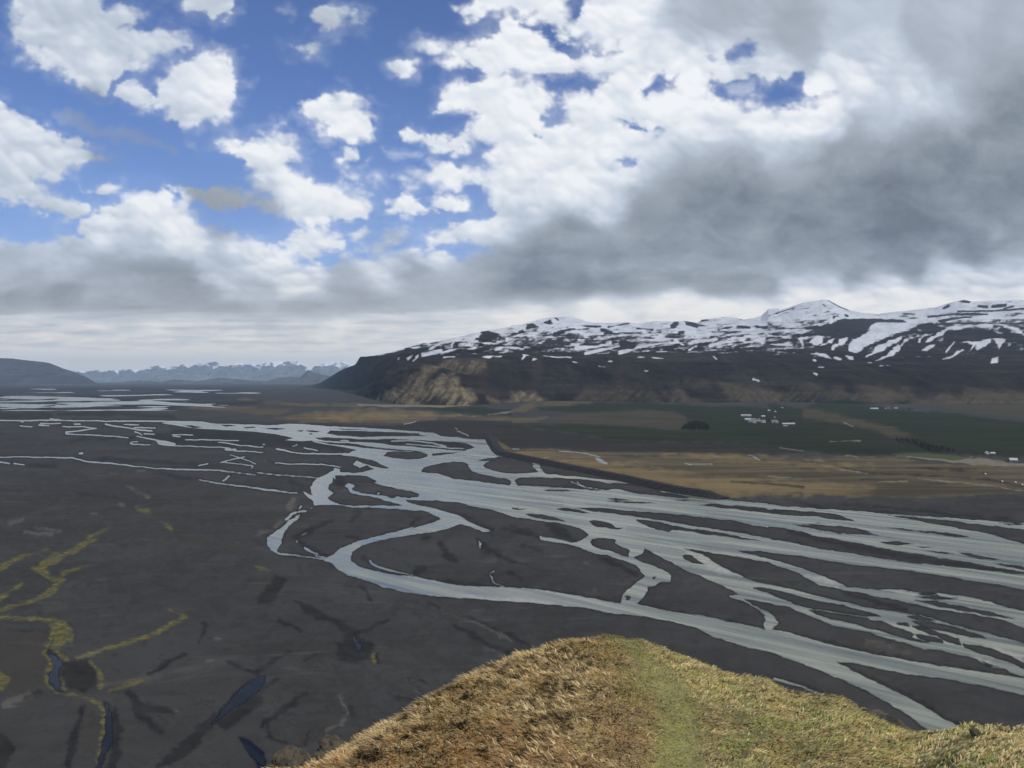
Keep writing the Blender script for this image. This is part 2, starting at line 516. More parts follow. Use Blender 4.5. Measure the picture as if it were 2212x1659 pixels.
WET = '''
+ a0: 1180,450 1400,430 1550,395 1900,405 2212,415 ; a1: 0,412 300,460 480,488 720,540 770,578 600,566 400,545 0,540 ; a0: 2212,535 1900,540 1500,525 1300,480
+ a1: 480,395 1500,415 1900,520 1860,580 1400,588 1200,575 1000,560 700,545 480,490
w26/34/20 | a0: 620,495 800,475 1000,470 1160,470
w18 | a1: 640,360 1250,392 1530,415 2000,470
w30 | a1: 820,1185 880,1110
w30/60/40/30 | a1: 640,1205 500,1240 430,1295 360,1340 420,1395 500,1440 600,1490
w50/70/30 | a1: 1600,1380 1640,1480 1740,1555
w30/60/25 | a1: 1920,1340 1960,1410 2100,1490 2212,1550
w25 | a1: 1320,1150 1430,1156
w50/20 | a1: 1400,1160 1330,1230
w110/70 | a1: 700,800 730,870
w14/26/20 | a1: 1440,1042 1790,1146 2030,1264
w36/26 | b1: 1500,45 2140,92
w18/26 | b2: 0,92 500,160 935,226
w14/36/34 | b2: 1090,252 1700,362 2200,462
w34/40/34 | b3: 30,470 1200,735 2212,888
w24 | a2: 300,896 790,922
w20/36/24 | a2: 0,1230 250,1335 520,1390 720,1465
w50/90/30 | a2: 300,1215 430,1290 560,1355
w36/60/50 | a2: 750,1500 950,1575 1050,1645
w20/40/46/30 | b3: 600,752 900,890 1250,1070 1700,1320
w16/26 | b3: 0,866 250,922 520,1030
w30 | a2: 1620,1050 2212,1090 ; a3: 400,1120
w60 | a3: 200,1270 700,1400 1400,1530 2100,1640
w40 | b3: 640,140 900,220 1200,300
w24 | a3: 150,1010 600,1082 1200,1135
w18 | a3: 600,1040 1300,1100 2212,1190
w14/70/80/60/70 | b1: 330,225 430,295 600,370 760,450 880,500
+ b1: 690,590 760,580 760,500 880,480 910,530 990,580 1000,620 960,720 860,765 720,745 690,690
+ b1: 150,0 250,40 230,110 180,200 120,240 0,270 20,200 100,100
w50/70/30 | b1: 60,1300 250,1150 460,1005
w30/20 | b1: 110,1300 120,1400 300,1480 400,1500 460,1360
w40/24 | b1: 800,1145 850,1240
w18 | b1: 390,770 520,695
w34/20 | b1: 0,850 120,750 320,660
w34/20 | b1: 0,995 190,910
w16/46/60/34 | b1: 1730,450 1850,500 1900,570 2220,700
w16/24/30 | b1: 1490,240 1700,330 2000,440 2212,530 ; b2: 150,610
w36 | b1: 200,400 390,480
w18 | b1: 910,100 1000,230
w20 | b1: 1320,910 1450,1030
w20 | b1: 1430,920 1540,970
w15 | b1: 920,480 1130,400
w34 | b1: 1030,700 1060,780
w16 | b1: 1550,260 1700,330
+ b0: 540,760 760,730 830,850 830,960 740,1020 560,960 510,850
w50/70/90 | b0: 980,1150 1020,1350 960,1700
w50/70/70 | b0: 720,1150 640,1400 570,1659
w60/120/110/40 | b0: 1880,1200 1750,1350 1650,1450 1500,1580 1370,1650
w110/120/80 | b0: 2212,1080 1950,1280 1880,1240
w60/90/50 | b0: 1130,1030 1200,1200 1380,1350
w70/40 | b0: 1200,1150 1490,1190
w40 | b0: 1290,860 1590,680
w20/50 | b0: 1720,590 1780,420
w25 | b0: 1980,760 2180,830
w120 | b0: 0,1430 60,1500 0,1640
w40 | b0: 230,1060 360,1010
w10 | b0: 340,315 400,375 600,405 645,480 640,560
w10 | b0: 80,470 400,497
w60/20 | b0: 1290,1310 1400,1330
w22 | b1: 1200,1060 1370,1085
w16/22/14 | a0: 900,640 1000,655 1300,675 1650,690 1900,720
w14/18 | a0: 230,710 500,716
w10/14 | a0: 680,955 1040,990
w22/30/20 | a0: 1400,760 1500,800 1700,830
w14 | a0: 840,650 1000,670
w10 | a0: 1350,680 1700,685
w14/20 | a1: 100,660 200,700
w24 | a1: 300,860 380,880
w14 | a1: 0,790 450,815
w26 | a1: 0,1350 60,1390
w16/20 | a1: 2110,1255 2212,1265
w40 | a1: 1440,1330 1500,1325
w80/60 | a1: 1390,1620 1450,1600
w30 | a1: 920,1510 990,1540
w24/14 | a1: 790,1310 920,1345
w34/20 | a2: 0,1650 80,1690
w40/50/20 | a2: 30,1270 130,1290 230,1320
w16 | a2: 100,1400 260,1440
w16 | a2: 0,1540 180,1590
'''
MOSS = '''
w10/30/34 | a0: 965,1238 850,1292 760,1340
w14/44/44/60/40 | a0: 855,1345 700,1405 600,1460 480,1530 380,1590
w50/70 | a0: 300,1600 400,1640
w14/50/44 | a0: 520,1470 440,1510 340,1590
w8/24/44/50 | a0: 420,1432 200,1500 60,1555 0,1600
w10/28 | a0: 750,1575 550,1645
w20/50/50/34/30/36 | b0: 370,0 480,45 540,50 460,130 380,180 230,240 100,275 0,300
w14/40 | b0: 190,72 60,165 0,210
w40/30/40/30 | b0: 0,372 250,372 420,390 560,410
+ b0: 430,400 560,405 635,470 620,600 590,560 540,590 500,650 520,690 610,715 590,735 530,720 500,660 440,640 400,640 380,630 420,560 440,480
w22/30/30/24/24 | b0: 400,610 385,680 450,740 455,785 390,850 415,950 490,1008
w10/24/36/24 | b0: 490,1008 700,1050 850,1110 905,1180
w20 | b0: 905,1180 895,1300 870,1420 840,1640
w16/26/36/44/30 | b0: 640,720 850,660 1100,590 1350,500 1600,365
w20/44/40 | b0: 780,745 850,820 870,900 880,980
w14/50/24 | b0: 940,1010 1130,940 1300,880
w20 | b0: 1600,360 1470,310
w60/70/40 | b0: 0,860 50,910 0,985
w24 | b0: 530,900 560,980
w14/36/20 | a0: 1180,1080 1290,1110 1300,1120
w10/26 | a0: 1390,1190 1480,1265
w14/30 | b1: 1010,700 1030,760
w20 | a1: 0,1590 120,1620
'''
RUST = '''
w30/70/50/30 | a0: 1480,1270 1650,1350 1900,1400 2212,1450
w26/50/16 | b1: 560,1330 650,1230 690,1310
+ b0: 0,470 400,520 390,640 440,760 380,860 350,960 200,1010 0,1000
w120 | b0: 760,1150 820,1300 760,1500
+ b0: 540,760 760,730 830,850 830,960 740,1020 560,960 510,850
w90/60 | b1: 420,1340 390,1480
w90 | b0: 100,1420 40,1560
w80/120 | b1: 130,30 60,180
w100 | b3: 700,540 1100,610 1300,660
w70 | a2: 1440,1470 1700,1580
'''
PALE = '''
w10/30 | a0: 60,1225 190,1175
w14/20 | a0: 210,1285 440,1305
w10 | a0: 300,1245 510,1275
w14 | a0: 960,772 1035,774
w18 | a0: 1190,762 1235,758
w20/30 | a0: 1120,900 1280,975
w16 | a0: 780,1135 830,1137
w24 | a0: 1020,1045 1050,1045
w12 | a0: 2040,1374 2070,1374
w60/40 | a1: 320,1010 300,1080
w20 | b0: 660,720 860,660
w26/36 | b1: 720,1050 800,1200 740,1290
w16 | b1: 1340,930 1440,1030
w16/24 | b1: 1600,290 1900,420 2200,560
w14 | b1: 1900,570 2100,700
w24 | b1: 610,1350 690,1310
w20 | b2: 690,120 720,135
w20 | b0: 1800,740 1830,745
w16 | b0: 1885,555 1905,555
w26 | b0: 1480,1180 1520,1180
w30 | b3: 1170,650 1220,660
w40 | b3: 850,580 1080,610
w16 | a2: 640,1555 660,1570
w16/24 | a1: 0,1310 150,1250 260,1150
w60 | b0: 60,1130 250,1040
'''
TAN = '''
+ a1: 2030,450 2212,560 ; a2: 0,560 400,562 700,588 1200,590 1700,600 2212,612 ; a3: 0,622 400,640 800,626 1100,640 1500,690 1800,705 2212,712 3200,730 3200,945 2212,950 1800,960 1500,988 1000,985 600,972 300,962 0,965 ; a2: 2212,972 1900,985 1860,985 1500,925 1300,890 1000,830 700,765 500,725 300,682 100,640 0,610 ; a1: 2150,595 2080,520
+ a1: 150,300 250,280 450,255 800,225 1200,215 1700,265 2212,280 ; a2: 0,300 300,290 200,330 0,345 ; a1: 2212,330 1700,300 1500,310 1300,332 1000,345 700,338 450,345 250,315
+ a0: 1600,205 1750,192 2000,195 2212,205 ; a1: 100,205 300,240 200,265 0,262 ; a0: 2000,245 1800,225
w26/16 | a0: 1010,275 1110,278
w10 | a0: 200,105 580,105
w16 | a0: 2050,130 2212,135
w14/30 | a1: 0,150 400,180 900,190
w30 | a2: 0,240 200,160 450,160 680,160
+ a2: 0,250 150,190 300,150 550,130 700,160 690,190 430,200 250,190 100,240
'''
OLIVE = '''
+ a2: 250,330 500,262 900,245 1100,226 1400,245 1500,290 1520,390 1400,395 1200,372 900,352 500,335
+ a3: 300,200 600,260 900,330 1200,420 1240,460 1100,470 900,400 600,330 300,300
+ a3: 700,150 1200,170 2212,300 3000,330 3000,300 2212,150 1700,60 1200,100
'''
GREEN = '''
+ a1: 1240,206 1500,195 1750,195 2212,222 ; a2: 0,250 0,272 ; a1: 2100,272 2000,276 1850,255 1500,225
+ a2: 200,200 450,190 700,165 1200,160 1700,190 2212,212 ; a3: 0,172 300,210 480,140 700,130 860,180 1200,240 1600,255 2212,330 3200,400 3200,640 2212,640 1700,612 1400,596 1100,608 800,622 400,592 0,545 ; a2: 2212,520 1700,512 1300,512 900,492 300,400 0,380 0,340 300,352 500,340 900,358 1200,380 1400,400 1520,395 1500,290 1400,245 1100,226 900,250 740,256 400,245 250,225
+ a1: 2000,350 2212,345 2212,380
'''
HEATH = '''
+ a1: 1150,392 1300,340 1600,312 2212,325 ; a2: 0,375 300,400 900,492 1300,515 1700,515 2212,520 ; a3: 0,548 300,590 100,610 0,620 ; a2: 2212,605 1700,598 1200,588 700,585 400,560 0,560 ; a1: 2212,560 2030,452 2000,470 1600,448 1530,418 1300,400
w14/40/50/40/14 | a3: 480,370 700,410 900,480 1150,500 1350,540 1620,590
w16/10 | a3: 1250,340 1560,360
w8/14/12/16/10 | a3: 560,695 700,742 900,775 1500,800 1900,830 2212,890
w10 | a3: 1200,735 1400,728 1800,745
w10 | a3: 800,830 1200,836
w26 | a1: 450,350 900,368 1250,392
w14 | a2: 800,625 1250,628
w8 | a3: 300,665 390,675
w12 | a3: 1400,740 1900,770
w20 | a2: 1900,850 2212,865 ; a3: 300,900
+ a0: 0,250 450,245 450,300 0,300
w40 | a0: 650,225 1200,235
w30 | a0: 900,150 1400,140
w24 | a0: 1650,170 2212,165
w30 | a0: 500,260 1000,265 1500,285
'''
SAND = '''
+ a3: 1120,626 1400,642 1620,664 1740,644 1900,655 2050,685 2212,690 3000,700 3000,740 2212,715 1950,712 1700,690 1400,660
w7 | a3: 1740,632 2020,668 2070,690
w6 | a3: 400,690 640,745 860,776
w6 | a3: 0,800 300,826
w6/9 | a3: 1300,820 1550,850 1900,880 2212,930
w5 | a3: 100,552 300,580
w6 | a3: 670,622 780,632
w5 | a3: 540,500 790,492
w4 | a3: 650,335 730,365
w7 | a3: 950,850 1200,845
w6 | a2: 1000,710 1320,730
w6 | a2: 1740,625 1830,633
w5/10 | a2: 270,655 300,640
w5 | a2: 840,690 1000,708
w5 | a3: 310,660 480,672
w14/24/18 | a1: 880,180 1300,192 1700,188 1850,178
w10 | a1: 2010,265 2212,240
w20/30 | a1: 1500,150 1300,185
w8 | a1: 1750,265 1900,285
'''
GOLD = '''
+ a2: 60,595 300,615 600,650 900,690 1300,740 1700,800 2212,830 ; a3: 0,840 500,870 900,900 900,960 300,955 0,945 ; a2: 2212,945 1900,955 1600,900 1300,860 1000,800 700,735 450,690 250,650
+ a2: 1300,600 1800,610 2212,640 ; a3: 300,680 700,690 900,700 600,740 200,700 ; a2: 1800,650
+ a1: 450,280 1000,250 1500,260 1700,275 1300,300 700,320
'''
LIME = '''
+ a3: 1080,610 1300,602 1500,610 1740,636 1620,662 1400,642 1150,625
'''

xs = np.concatenate([512 + F * np.tan(np.radians(np.arange(-50, -36, 2.0))), np.arange(-120, 1145, 1.0), 512 + F * np.tan(np.radians(np.arange(38, 51.5, 2.0)))])
ys = np.concatenate([np.array([381.9, 382.2, 382.5, 382.9, 383.4, 383.9, 384.4, 384.9]), np.arange(385.4, 469.7, 0.6), np.arange(470, 800, 1.0), np.array([810., 825, 845])])
GX, GY = np.meshgrid(xs, ys)
WX, WY = world_at(GX, GY)
WX = np.sign(WX) * np.where(np.abs(WX) > 24000, 24000 + (np.abs(WX) - 24000) * 0.02, np.abs(WX))
# the surveyed edges wander a little, as gravel and turf do
nx = fbm(GX / 15, GY / 7, 4, 11)
ny = fbm(GX / 15, GY / 7, 4, 29)
fx2, fy2 = fbm(GX / 4.5, GY / 2.2, 3, 51), fbm(GX / 4.5, GY / 2.2, 3, 77)
near = smooth(384, 520, GY)
QX = GX + nx * (1.6 + 1.2 * near) + fx2 * 0.7
QY = GY + ny * (0.5 + 0.9 * near) + fy2 * (0.22 + 0.25 * near)
wf = Field(QX, QY)
wf.minr = 0.58
water = wf.text(WATER).d
# far-off braids too fine to survey one by one
band = smooth(386, 391, GY) * (1 - smooth(409, 424, GY))
wleft = smooth(330, 230, GX) * 0.55 + smooth(120, 40, GX) * smooth(400, 403, GY) * 0.35
bn = fbm(GX / 42 + 0.6 * nx, GY / 2.1, 4, 91, 0.6)
bn2 = fbm(GX / 55 + 0.5 * ny, GY / 1.7 + GX / 140, 3, 97, 0.5)
wl2 = 0.62 * smooth(230, 120, GX) * smooth(395, 399, GY) * smooth(413, 407, GY) + 0.30 * smooth(330, 240, GX)
st1 = fbm(GX / 62 + 5.1, GY / 2.0 + GX / 260, 2, 97, 0.4)
st2 = fbm(GX / 110 + 1.7, GY / 4.2 - GX / 300, 2, 131, 0.4)
braid = np.maximum(st1, st2) * 5.0 - (2.3 - 1.9 * wl2)
water = np.maximum(water, np.where((band > 0.25) & (GX < 262) & (GY < 411), np.clip(braid, -14, 1.0), -14))
# tiny slivers and shoals inside the wide channel
sl = fbm(GX / 34 + GY / 12, GY / 1.9 - GX / 16, 3, 133)
water = np.where((GX > 500) & (GY > 470) & (GY < 600) & (water > 3), np.minimum(water, (0.62 - sl) * 6), water)


def soft(txt, w, n_amp=0.0, X=QX, Y=QY):
    f = Field(X, Y).text(txt).d
    if n_amp:
        f = f + n_amp * fbm(X / 14, Y / 5, 4, 7)
    return smooth(-w, w, f)


wq1, wq2 = fbm(GX / 26, GY / 14, 5, 171, 0.6), fbm(GX / 26, GY / 14, 5, 199, 0.6)
HXq, HYq = GX + wq1 * (2 + 4.5 * near) + fx2 * 1.8, GY + wq2 * (0.6 + 2.6 * near) + fy2 * (0.4 + 0.9 * near)
# faint traces of channels long dry
WARP1, WARP2 = WX / 260 + 0.9 * wq1 * near, WY / 420 + 0.7 * wq2
trace = 1 - np.abs(fbm(WARP1, WARP2, 4, 611, 0.55)) * 5.5
trace2 = 1 - np.abs(fbm(WX / 70 + 3.1, WY / 150 + 0.8 * wq1, 4, 641, 0.55)) * 5.5
A = {
    'trace': np.clip(trace, 0, 1) * 0.75 + np.clip(trace2, 0, 1) * 0.45 * near,
    'wet': np.maximum(soft(WET, 1.9, 3.0, HXq, HYq) * np.clip(0.95 + 0.45 * wq2, 0, 1), smooth(-2.2, 0.0, water + 0.8 * ny)),
    'moss': soft(MOSS, 1.6, 3.4, HXq * 0.5 + QX * 0.5, HYq * 0.5 + QY * 0.5),
    'rust': soft(RUST, 5.0, 9.0, HXq, HYq),
    'pale': soft(PALE, 1.8, 4.5, HXq, HYq),
    'tan': soft(TAN, 1.2, 3.0),
    'olive': soft(OLIVE, 2.2, 3.4),
    'green': soft(GREEN, 1.7, 3.2),
    'heath': soft(HEATH, 1.0, 1.6),
    'sand': soft(SAND, 0.5, 1.2),
    'lime': soft(LIME, 0.5),
    'gold': soft(GOLD, 5.0, 8.0),
}
mpp = WY / F
dm = -water * mpp
GZ = np.where(water > 0, np.clip(-water * mpp * 0.12, -0.8, 0), np.minimum(0.55, dm * 0.11))
relief = fbm(WX / 60, WY / 60, 4, 5) * 0.5 + fbm(WX / 14, WY / 14, 3, 6) * 0.18
GZ = np.where(water < 0, GZ + np.maximum(relief, -0.1) * smooth(0, 6, dm) - 0.35 * A['wet'] * smooth(2, 10, dm) * 0.6, GZ)
GZ = np.where(water < -0.001, np.maximum(GZ, 0.02 * smooth(0, 1, dm)), GZ)
V = np.stack([WX, WY, GZ], -1)
# continue the sheet under the hill and behind the viewer
extra = []
for Y in (150.0, 60.0, -400.0, -3500.0):
    row = V[-1].copy()
    row[:, 0] = row[:, 0] * (1.0 if Y > 0 else 12.0)
    row[:, 1] = Y
    row[:, 2] = 0.3
    extra.append(row)
V = np.concatenate([V, np.stack(extra)], 0)
for k in A:
    A[k] = np.concatenate([A[k], np.zeros((4, len(xs)))], 0)

g = NT('volcanic_gravel_plain')
big = g.noise(0.012, 5, 0.6)
mid = g.noise(0.09, 6, 0.65)
fine = g.noise(1.1, 6, 0.7)
flow = g.noise(1.0, 5, 0.6, g.scaled((0.006, 0.02, 0.02)), 0.6)
col = g.mix(g.mapr(big, 0.3, 0.7), (0.037, 0.037, 0.0355), (0.054, 0.0537, 0.051))
col = g.mix(g.mapr(flow, 0.45, 0.7, 0, 0.55), col, (0.030, 0.0285, 0.0265))
col = g.mix(g.math('MULTIPLY', g.attr('trace'), g.mapr(mid, 0.3, 0.6, 0.35, 0.8)), col, (0.024, 0.0235, 0.022))
col = g.mix(g.mapr(mid, 0.35, 0.75, 0, 0.5), col, (0.060, 0.058, 0.054))
silt_ = g.noise(1.0, 6, 0.68, g.scaled((0.011, 0.030, 0.02)), 1.2)
col = g.mix(g.mapr(silt_, 0.56, 0.72, 0, 0.55), col, (0.088, 0.084, 0.077))
col = g.mix(g.mapr(fine, 0.3, 0.8, 0, 0.30), col, (0.028, 0.026, 0.024))
col = g.mix(g.math('MULTIPLY', g.attr('pale'), g.mapr(fine, 0.3, 0.7, 0.3, 0.7)), col, (0.125, 0.115, 0.10))
col = g.mix(g.math('MULTIPLY', g.attr('rust'), g.mapr(mid, 0.35, 0.65, 0.15, 0.6)), col, (0.046, 0.037, 0.027))
col = g.mix(g.math('MULTIPLY', g.attr('wet'), g.mapr(mid, 0.3, 0.65, 0.86, 0.58)), col, (0.010, 0.010, 0.0098))
mz = g.mapr(g.noise(0.25, 6, 0.7), 0.35, 0.65)
mossc = g.mix(mz, (0.075, 0.066, 0.026), (0.160, 0.142, 0.045))
col = g.mix(g.math('MULTIPLY', g.attr('moss'), g.mapr(g.noise(0.35, 6, 0.75), 0.36, 0.58, 0.2, 1.0)), col, mossc)
tz = g.noise(1.0, 6, 0.65, g.scaled((0.004, 0.018, 0.01)), 0.5)
tanc = g.mix(g.mapr(tz, 0.35, 0.65), (0.052, 0.043, 0.027), (0.120, 0.096, 0.056))
tanc = g.mix(g.mapr(g.noise(0.05, 5, 0.7), 0.45, 0.75, 0, 0.5), tanc, (0.056, 0.047, 0.028))
col = g.mix(g.math('MULTIPLY', g.attr('tan'), g.mapr(tz, 0.2, 0.45, 0.55, 0.97)), col, tanc)
col = g.mix(g.math('MULTIPLY', g.attr('gold'), g.mapr(tz, 0.3, 0.6, 0.25, 0.85)), col, (0.185, 0.135, 0.062))
olc = g.mix(g.mapr(tz, 0.35, 0.65), (0.038, 0.036, 0.022), (0.066, 0.056, 0.033))
col = g.mix(g.math('MULTIPLY', g.attr('olive'), 0.9), col, olc)
gz = g.noise(1.0, 4, 0.6, g.scaled((0.003, 0.012, 0.01)), 0.3)
grc = g.mix(g.mapr(gz, 0.35, 0.65), (0.013, 0.018, 0.009), (0.022, 0.029, 0.014))  # field greens darkened in the colour, in place of cloud shadow
grc = g.mix(g.attr('olive'), grc, olc)
col = g.mix(g.attr('green'), col, grc)
hc = g.mix(g.mapr(tz, 0.35, 0.65), (0.016, 0.016, 0.014), (0.030, 0.026, 0.020))
col = g.mix(g.math('MULTIPLY', g.attr('heath'), 0.84), col, hc)
col = g.mix(g.math('MULTIPLY', g.attr('sand'), g.mapr(mid, 0.25, 0.6, 0.4, 0.85)), col, (0.20, 0.175, 0.125))
col = g.mix(g.attr('lime'), col, (0.058, 0.072, 0.026))
rough = g.mapr(g.attr('wet'), 0, 1, 0.95, 0.85)
h = g.math('ADD', g.math('MULTIPLY', fine, 0.10), g.math('MULTIPLY', mid, 0.8))
ground_mat = g.set(Base_Color=col, Roughness=rough, Normal=g.bump(h, 1.0, 0.6))
ground_mat.node_tree.nodes['Principled BSDF'].inputs['Specular IOR Level'].default_value = 0.10
link('ground', grid_mesh('ground', V, A), ground_mat, kind='structure')

# ------------------------------------------------------------------ water surface, one level sheet in the channels
SX, SY, wX, wY = GX, GY, WX, WY
clear = smooth(-14, 14, sd_poly(SX, SY, np.array([(-700, 590), (150, 588), (262, 622), (370, 625), (420, 690), (300, 900), (-700, 900)])))
deep = smooth(-10, 40, sd_poly(SX, SY, P('a1: 95,1300 250,1100 600,1000 640,800 900,700 1000,1000 1500,1080 1600,1250 900,1400 1000,1600 ; b1: 900,0 1500,60 2200,150 ; b2: 300,180 600,270 ; b1: 2000,300 700,100 ; a1: 200,1600')))
sq = 2.5 * fbm(SX / 9, SY / 5, 4, 1201)
shoal = smooth(-3, 4, Field(SX + sq, SY + sq, 10.0).text('''
+ a2: 1470,1430 1620,1435 1720,1520 1850,1590 1960,1655 1800,1640 1650,1575 1540,1500
+ b3: 330,0 500,0 650,72 600,95 450,55
+ b3: 1850,590 1950,590 2212,700 2212,770 2050,690
+ b3: 1750,690 1900,720 1990,790 1900,790
+ b1: 1650,150 1900,175 2212,200 2212,225 1900,205
+ b2: 0,185 300,225 600,290 400,262 200,238 0,222
+ b3: 1100,110 1300,150 1250,190 1100,140
+ a2: 850,1205 980,1230 960,1255 850,1235
''').d) * (0.6 + 0.6 * fbm(SX / 7, SY / 3, 3, 1231))
wt = NT('glacial_water')
def flowvec(sx_, sy_, ang):
    mp = wt.n('ShaderNodeMapping', vector_type='TEXTURE')
    wt.l(wt.P(), mp.inputs['Vector'])
    mp.inputs['Rotation'].default_value = (0, 0, math.radians(ang))
    mp.inputs['Scale'].default_value = (sx_, sy_, 1.0)
    return mp.outputs[0]
rp = wt.noise(1.0, 6, 0.66, flowvec(190, 11, -44), 0.6)
rf = wt.noise(1.0, 4, 0.6, flowvec(9, 2.2, -42), 0.4)
silt = wt.mix(wt.mapr(rp, 0.34, 0.66), (0.042, 0.055, 0.044), (0.265, 0.275, 0.205))
silt = wt.mix(wt.mapr(wt.noise(1.0, 5, 0.6, flowvec(60, 26, -44), 0.8), 0.45, 0.7, 0, 0.5), silt, (0.115, 0.122, 0.115))
silt = wt.mix(wt.math('MULTIPLY', wt.attr('deep'), 0.65), silt, (0.085, 0.105, 0.115))
silt = wt.mix(wt.attr('shoal'), silt, (0.36, 0.335, 0.275))
wc = wt.mix(wt.attr('clear'), silt, (0.003, 0.004, 0.008))
hh = wt.math('ADD', wt.math('MULTIPLY', rf, 0.12), wt.math('MULTIPLY', rp, 0.30))
water_mat = wt.set(Base_Color=wc, Roughness=wt.mapr(rp, 0.34, 0.66, 0.10, 0.34), Normal=wt.bump(hh, 1.0, 0.45))
water_mat.node_tree.nodes['Principled BSDF'].inputs['IOR'].default_value = 1.333
wt.l(wt.mapr(wt.attr('clear'), 0, 1, 0.5, 0.13), wt.b.inputs['Specular IOR Level'])
tr_w = wt.n('ShaderNodeBsdfTransparent')
mx_w = wt.n('ShaderNodeMixShader')
wt.l(wt.mapr(wt.attr('depth'), 0.0, 0.055, 0.35, 1.0), mx_w.inputs[0])
wt.l(tr_w.outputs[0], mx_w.inputs[1])
wt.l(wt.b.outputs[0], mx_w.inputs[2])
wt.l(mx_w.outputs[0], wt.out.inputs['Surface'])
wet_v = water > -3.0
idx = np.arange(wet_v.size).reshape(wet_v.shape)
cell = wet_v[:-1, :-1] | wet_v[:-1, 1:] | wet_v[1:, 1:] | wet_v[1:, :-1]
quads = np.stack([idx[:-1, :-1][cell], idx[:-1, 1:][cell], idx[1:, 1:][cell], idx[1:, :-1][cell]], -1)
used, inv = np.unique(quads, return_inverse=True)
pick = lambda a: np.asarray(a).reshape(-1)[used]
RV = np.stack([pick(wX), pick(wY), np.zeros(len(used))], -1)
link('river_water', raw_mesh('river_water', RV, inv.reshape(quads.shape), {'clear': pick(clear), 'deep': pick(deep), 'shoal': pick(np.clip(shoal, 0, 1)), 'depth': np.maximum(0, -pick(GZ))}), water_mat, kind='structure')

# ------------------------------------------------------------------ mountains
def line_y(txt, x):
    p = P(txt)
    return np.interp(x, p[:, 0], p[:, 1])


def mountain_mat(name, rock_a, rock_b, tanc, snowc=(0.53, 0.55, 0.58)):  # default snow is greyed in colour, as snow under cloud shadow
    t = NT(name)
    n1 = t.noise(0.004, 6, 0.65)
    n2 = t.noise(0.03, 6, 0.7)
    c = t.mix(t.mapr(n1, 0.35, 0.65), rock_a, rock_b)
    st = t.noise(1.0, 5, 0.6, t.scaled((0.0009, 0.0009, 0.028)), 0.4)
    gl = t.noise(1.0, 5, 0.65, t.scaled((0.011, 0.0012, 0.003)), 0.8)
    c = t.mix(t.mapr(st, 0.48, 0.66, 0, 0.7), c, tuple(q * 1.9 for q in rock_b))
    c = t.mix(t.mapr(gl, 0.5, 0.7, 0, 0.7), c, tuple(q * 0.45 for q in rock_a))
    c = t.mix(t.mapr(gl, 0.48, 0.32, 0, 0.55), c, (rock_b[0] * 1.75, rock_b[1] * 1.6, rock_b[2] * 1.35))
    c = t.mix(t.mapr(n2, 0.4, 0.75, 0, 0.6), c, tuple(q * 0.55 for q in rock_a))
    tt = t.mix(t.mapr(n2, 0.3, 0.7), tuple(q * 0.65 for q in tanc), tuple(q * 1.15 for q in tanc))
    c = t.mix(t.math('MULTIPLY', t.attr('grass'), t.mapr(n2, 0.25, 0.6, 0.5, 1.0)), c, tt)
    c = t.mix(t.attr('meadow'), c, (0.018, 0.032, 0.017))  # meadow green with the same cloud shade darkened into it
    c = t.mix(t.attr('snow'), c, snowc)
    t.b.inputs['Specular IOR Level'].default_value = 0.05
    return t.set(Base_Color=c, Roughness=0.95, Normal=t.bump(n2, 14.0, 0.7))


# main range on the right: front slope, shelf, snow fields, skyline
mx = np.arange(196, 1200, 1.0)
NR = 230
sk = '''m1: -520,850 400,846 480,832 560,800 650,745 740,690 820,660 860,645 880,610 900,578 1000,572 1100,555 1170,540 1280,505 1380,480 1440,462 1540,452 1620,432 1750,408 1860,380 2000,350 2100,335 2212,315 ; m2: 0,305 80,300 150,280 270,245 380,235 500,230 600,258 700,285 880,285 1000,278 1090,290 1230,270 1350,268 1400,275 1490,266 1560,278 1600,285 1640,258 1750,245 1870,232 1960,245 2000,258 2100,240 2150,225 2212,172 ; m3: 0,165 80,160 120,170 220,138 300,110 400,95 490,84 520,88 600,132 700,175 800,195 950,208 1080,190 1200,180 1450,150 1600,103 1690,85 1760,100 1900,95 2100,88 2212,88 2600,60 3000,100 3800,120'''
shelf = '''m1: -520,852 560,846 860,870 1000,800 1150,735 1280,665 1430,585 1700,572 1950,566 2212,558 ; m2: 300,556 600,565 1200,552 1700,560 2212,580 ; m3: 500,600 1200,622 2212,635 3000,640'''
basel = '''m1: -520,852 560,848 860,905 1000,955 1200,990 1700,1000 2000,992 2212,975 ; m2: 0,972 300,958 700,965 1200,972 1700,975 2212,970 ; m3: 0,965 900,985 2212,990 3000,995'''
y_sk, y_sh, y_b = line_y(sk, mx), line_y(shelf, mx), line_y(basel, mx)
y_sh = np.minimum(y_sh, y_b - 0.4)
y_sk = np.minimum(y_sk, y_sh - 0.5)
d0 = CAM_H * F / (y_b - HOR)
d0 = np.minimum(d0, 12500)
kk = np.ones(25) / 25.0
def sm(a, n):
    return np.convolve(np.pad(a, n, mode='edge'), np.hanning(2 * n + 3)[1:-1] / np.hanning(2 * n + 3)[1:-1].sum(), 'valid')
d0 = sm(d0, 26)
y_sh = sm(y_sh, 8)
y_b = sm(y_b, 8)
d_sh = d0 + 550 + 0.06 * d0
d_sk = d_sh + np.interp(mx, [300, 480, 560, 760, 1100], [700, 1700, 4200, 5200, 4600])
s = np.linspace(0, 1, NR)[:, None]
SB = 0.42
u1 = np.clip(s / SB, 0, 1)
u2 = np.clip((s - SB) / (1 - SB), 0, 1)
y_sk_f = np.minimum(sm(y_sk, 40), y_sh - 0.5)
fade = smooth(0.55, 1.0, u2)
y_sk_s = y_sk_f * (1 - fade) + (y_sk + 0.4 * fbm(mx / 4.0, mx * 0, 3, 3)) * fade
MY = np.where(s < SB, y_b + (y_sh - y_b) * (u1 ** 0.9), y_sh + (y_sk_s - y_sh) * (u2 ** 0.95))
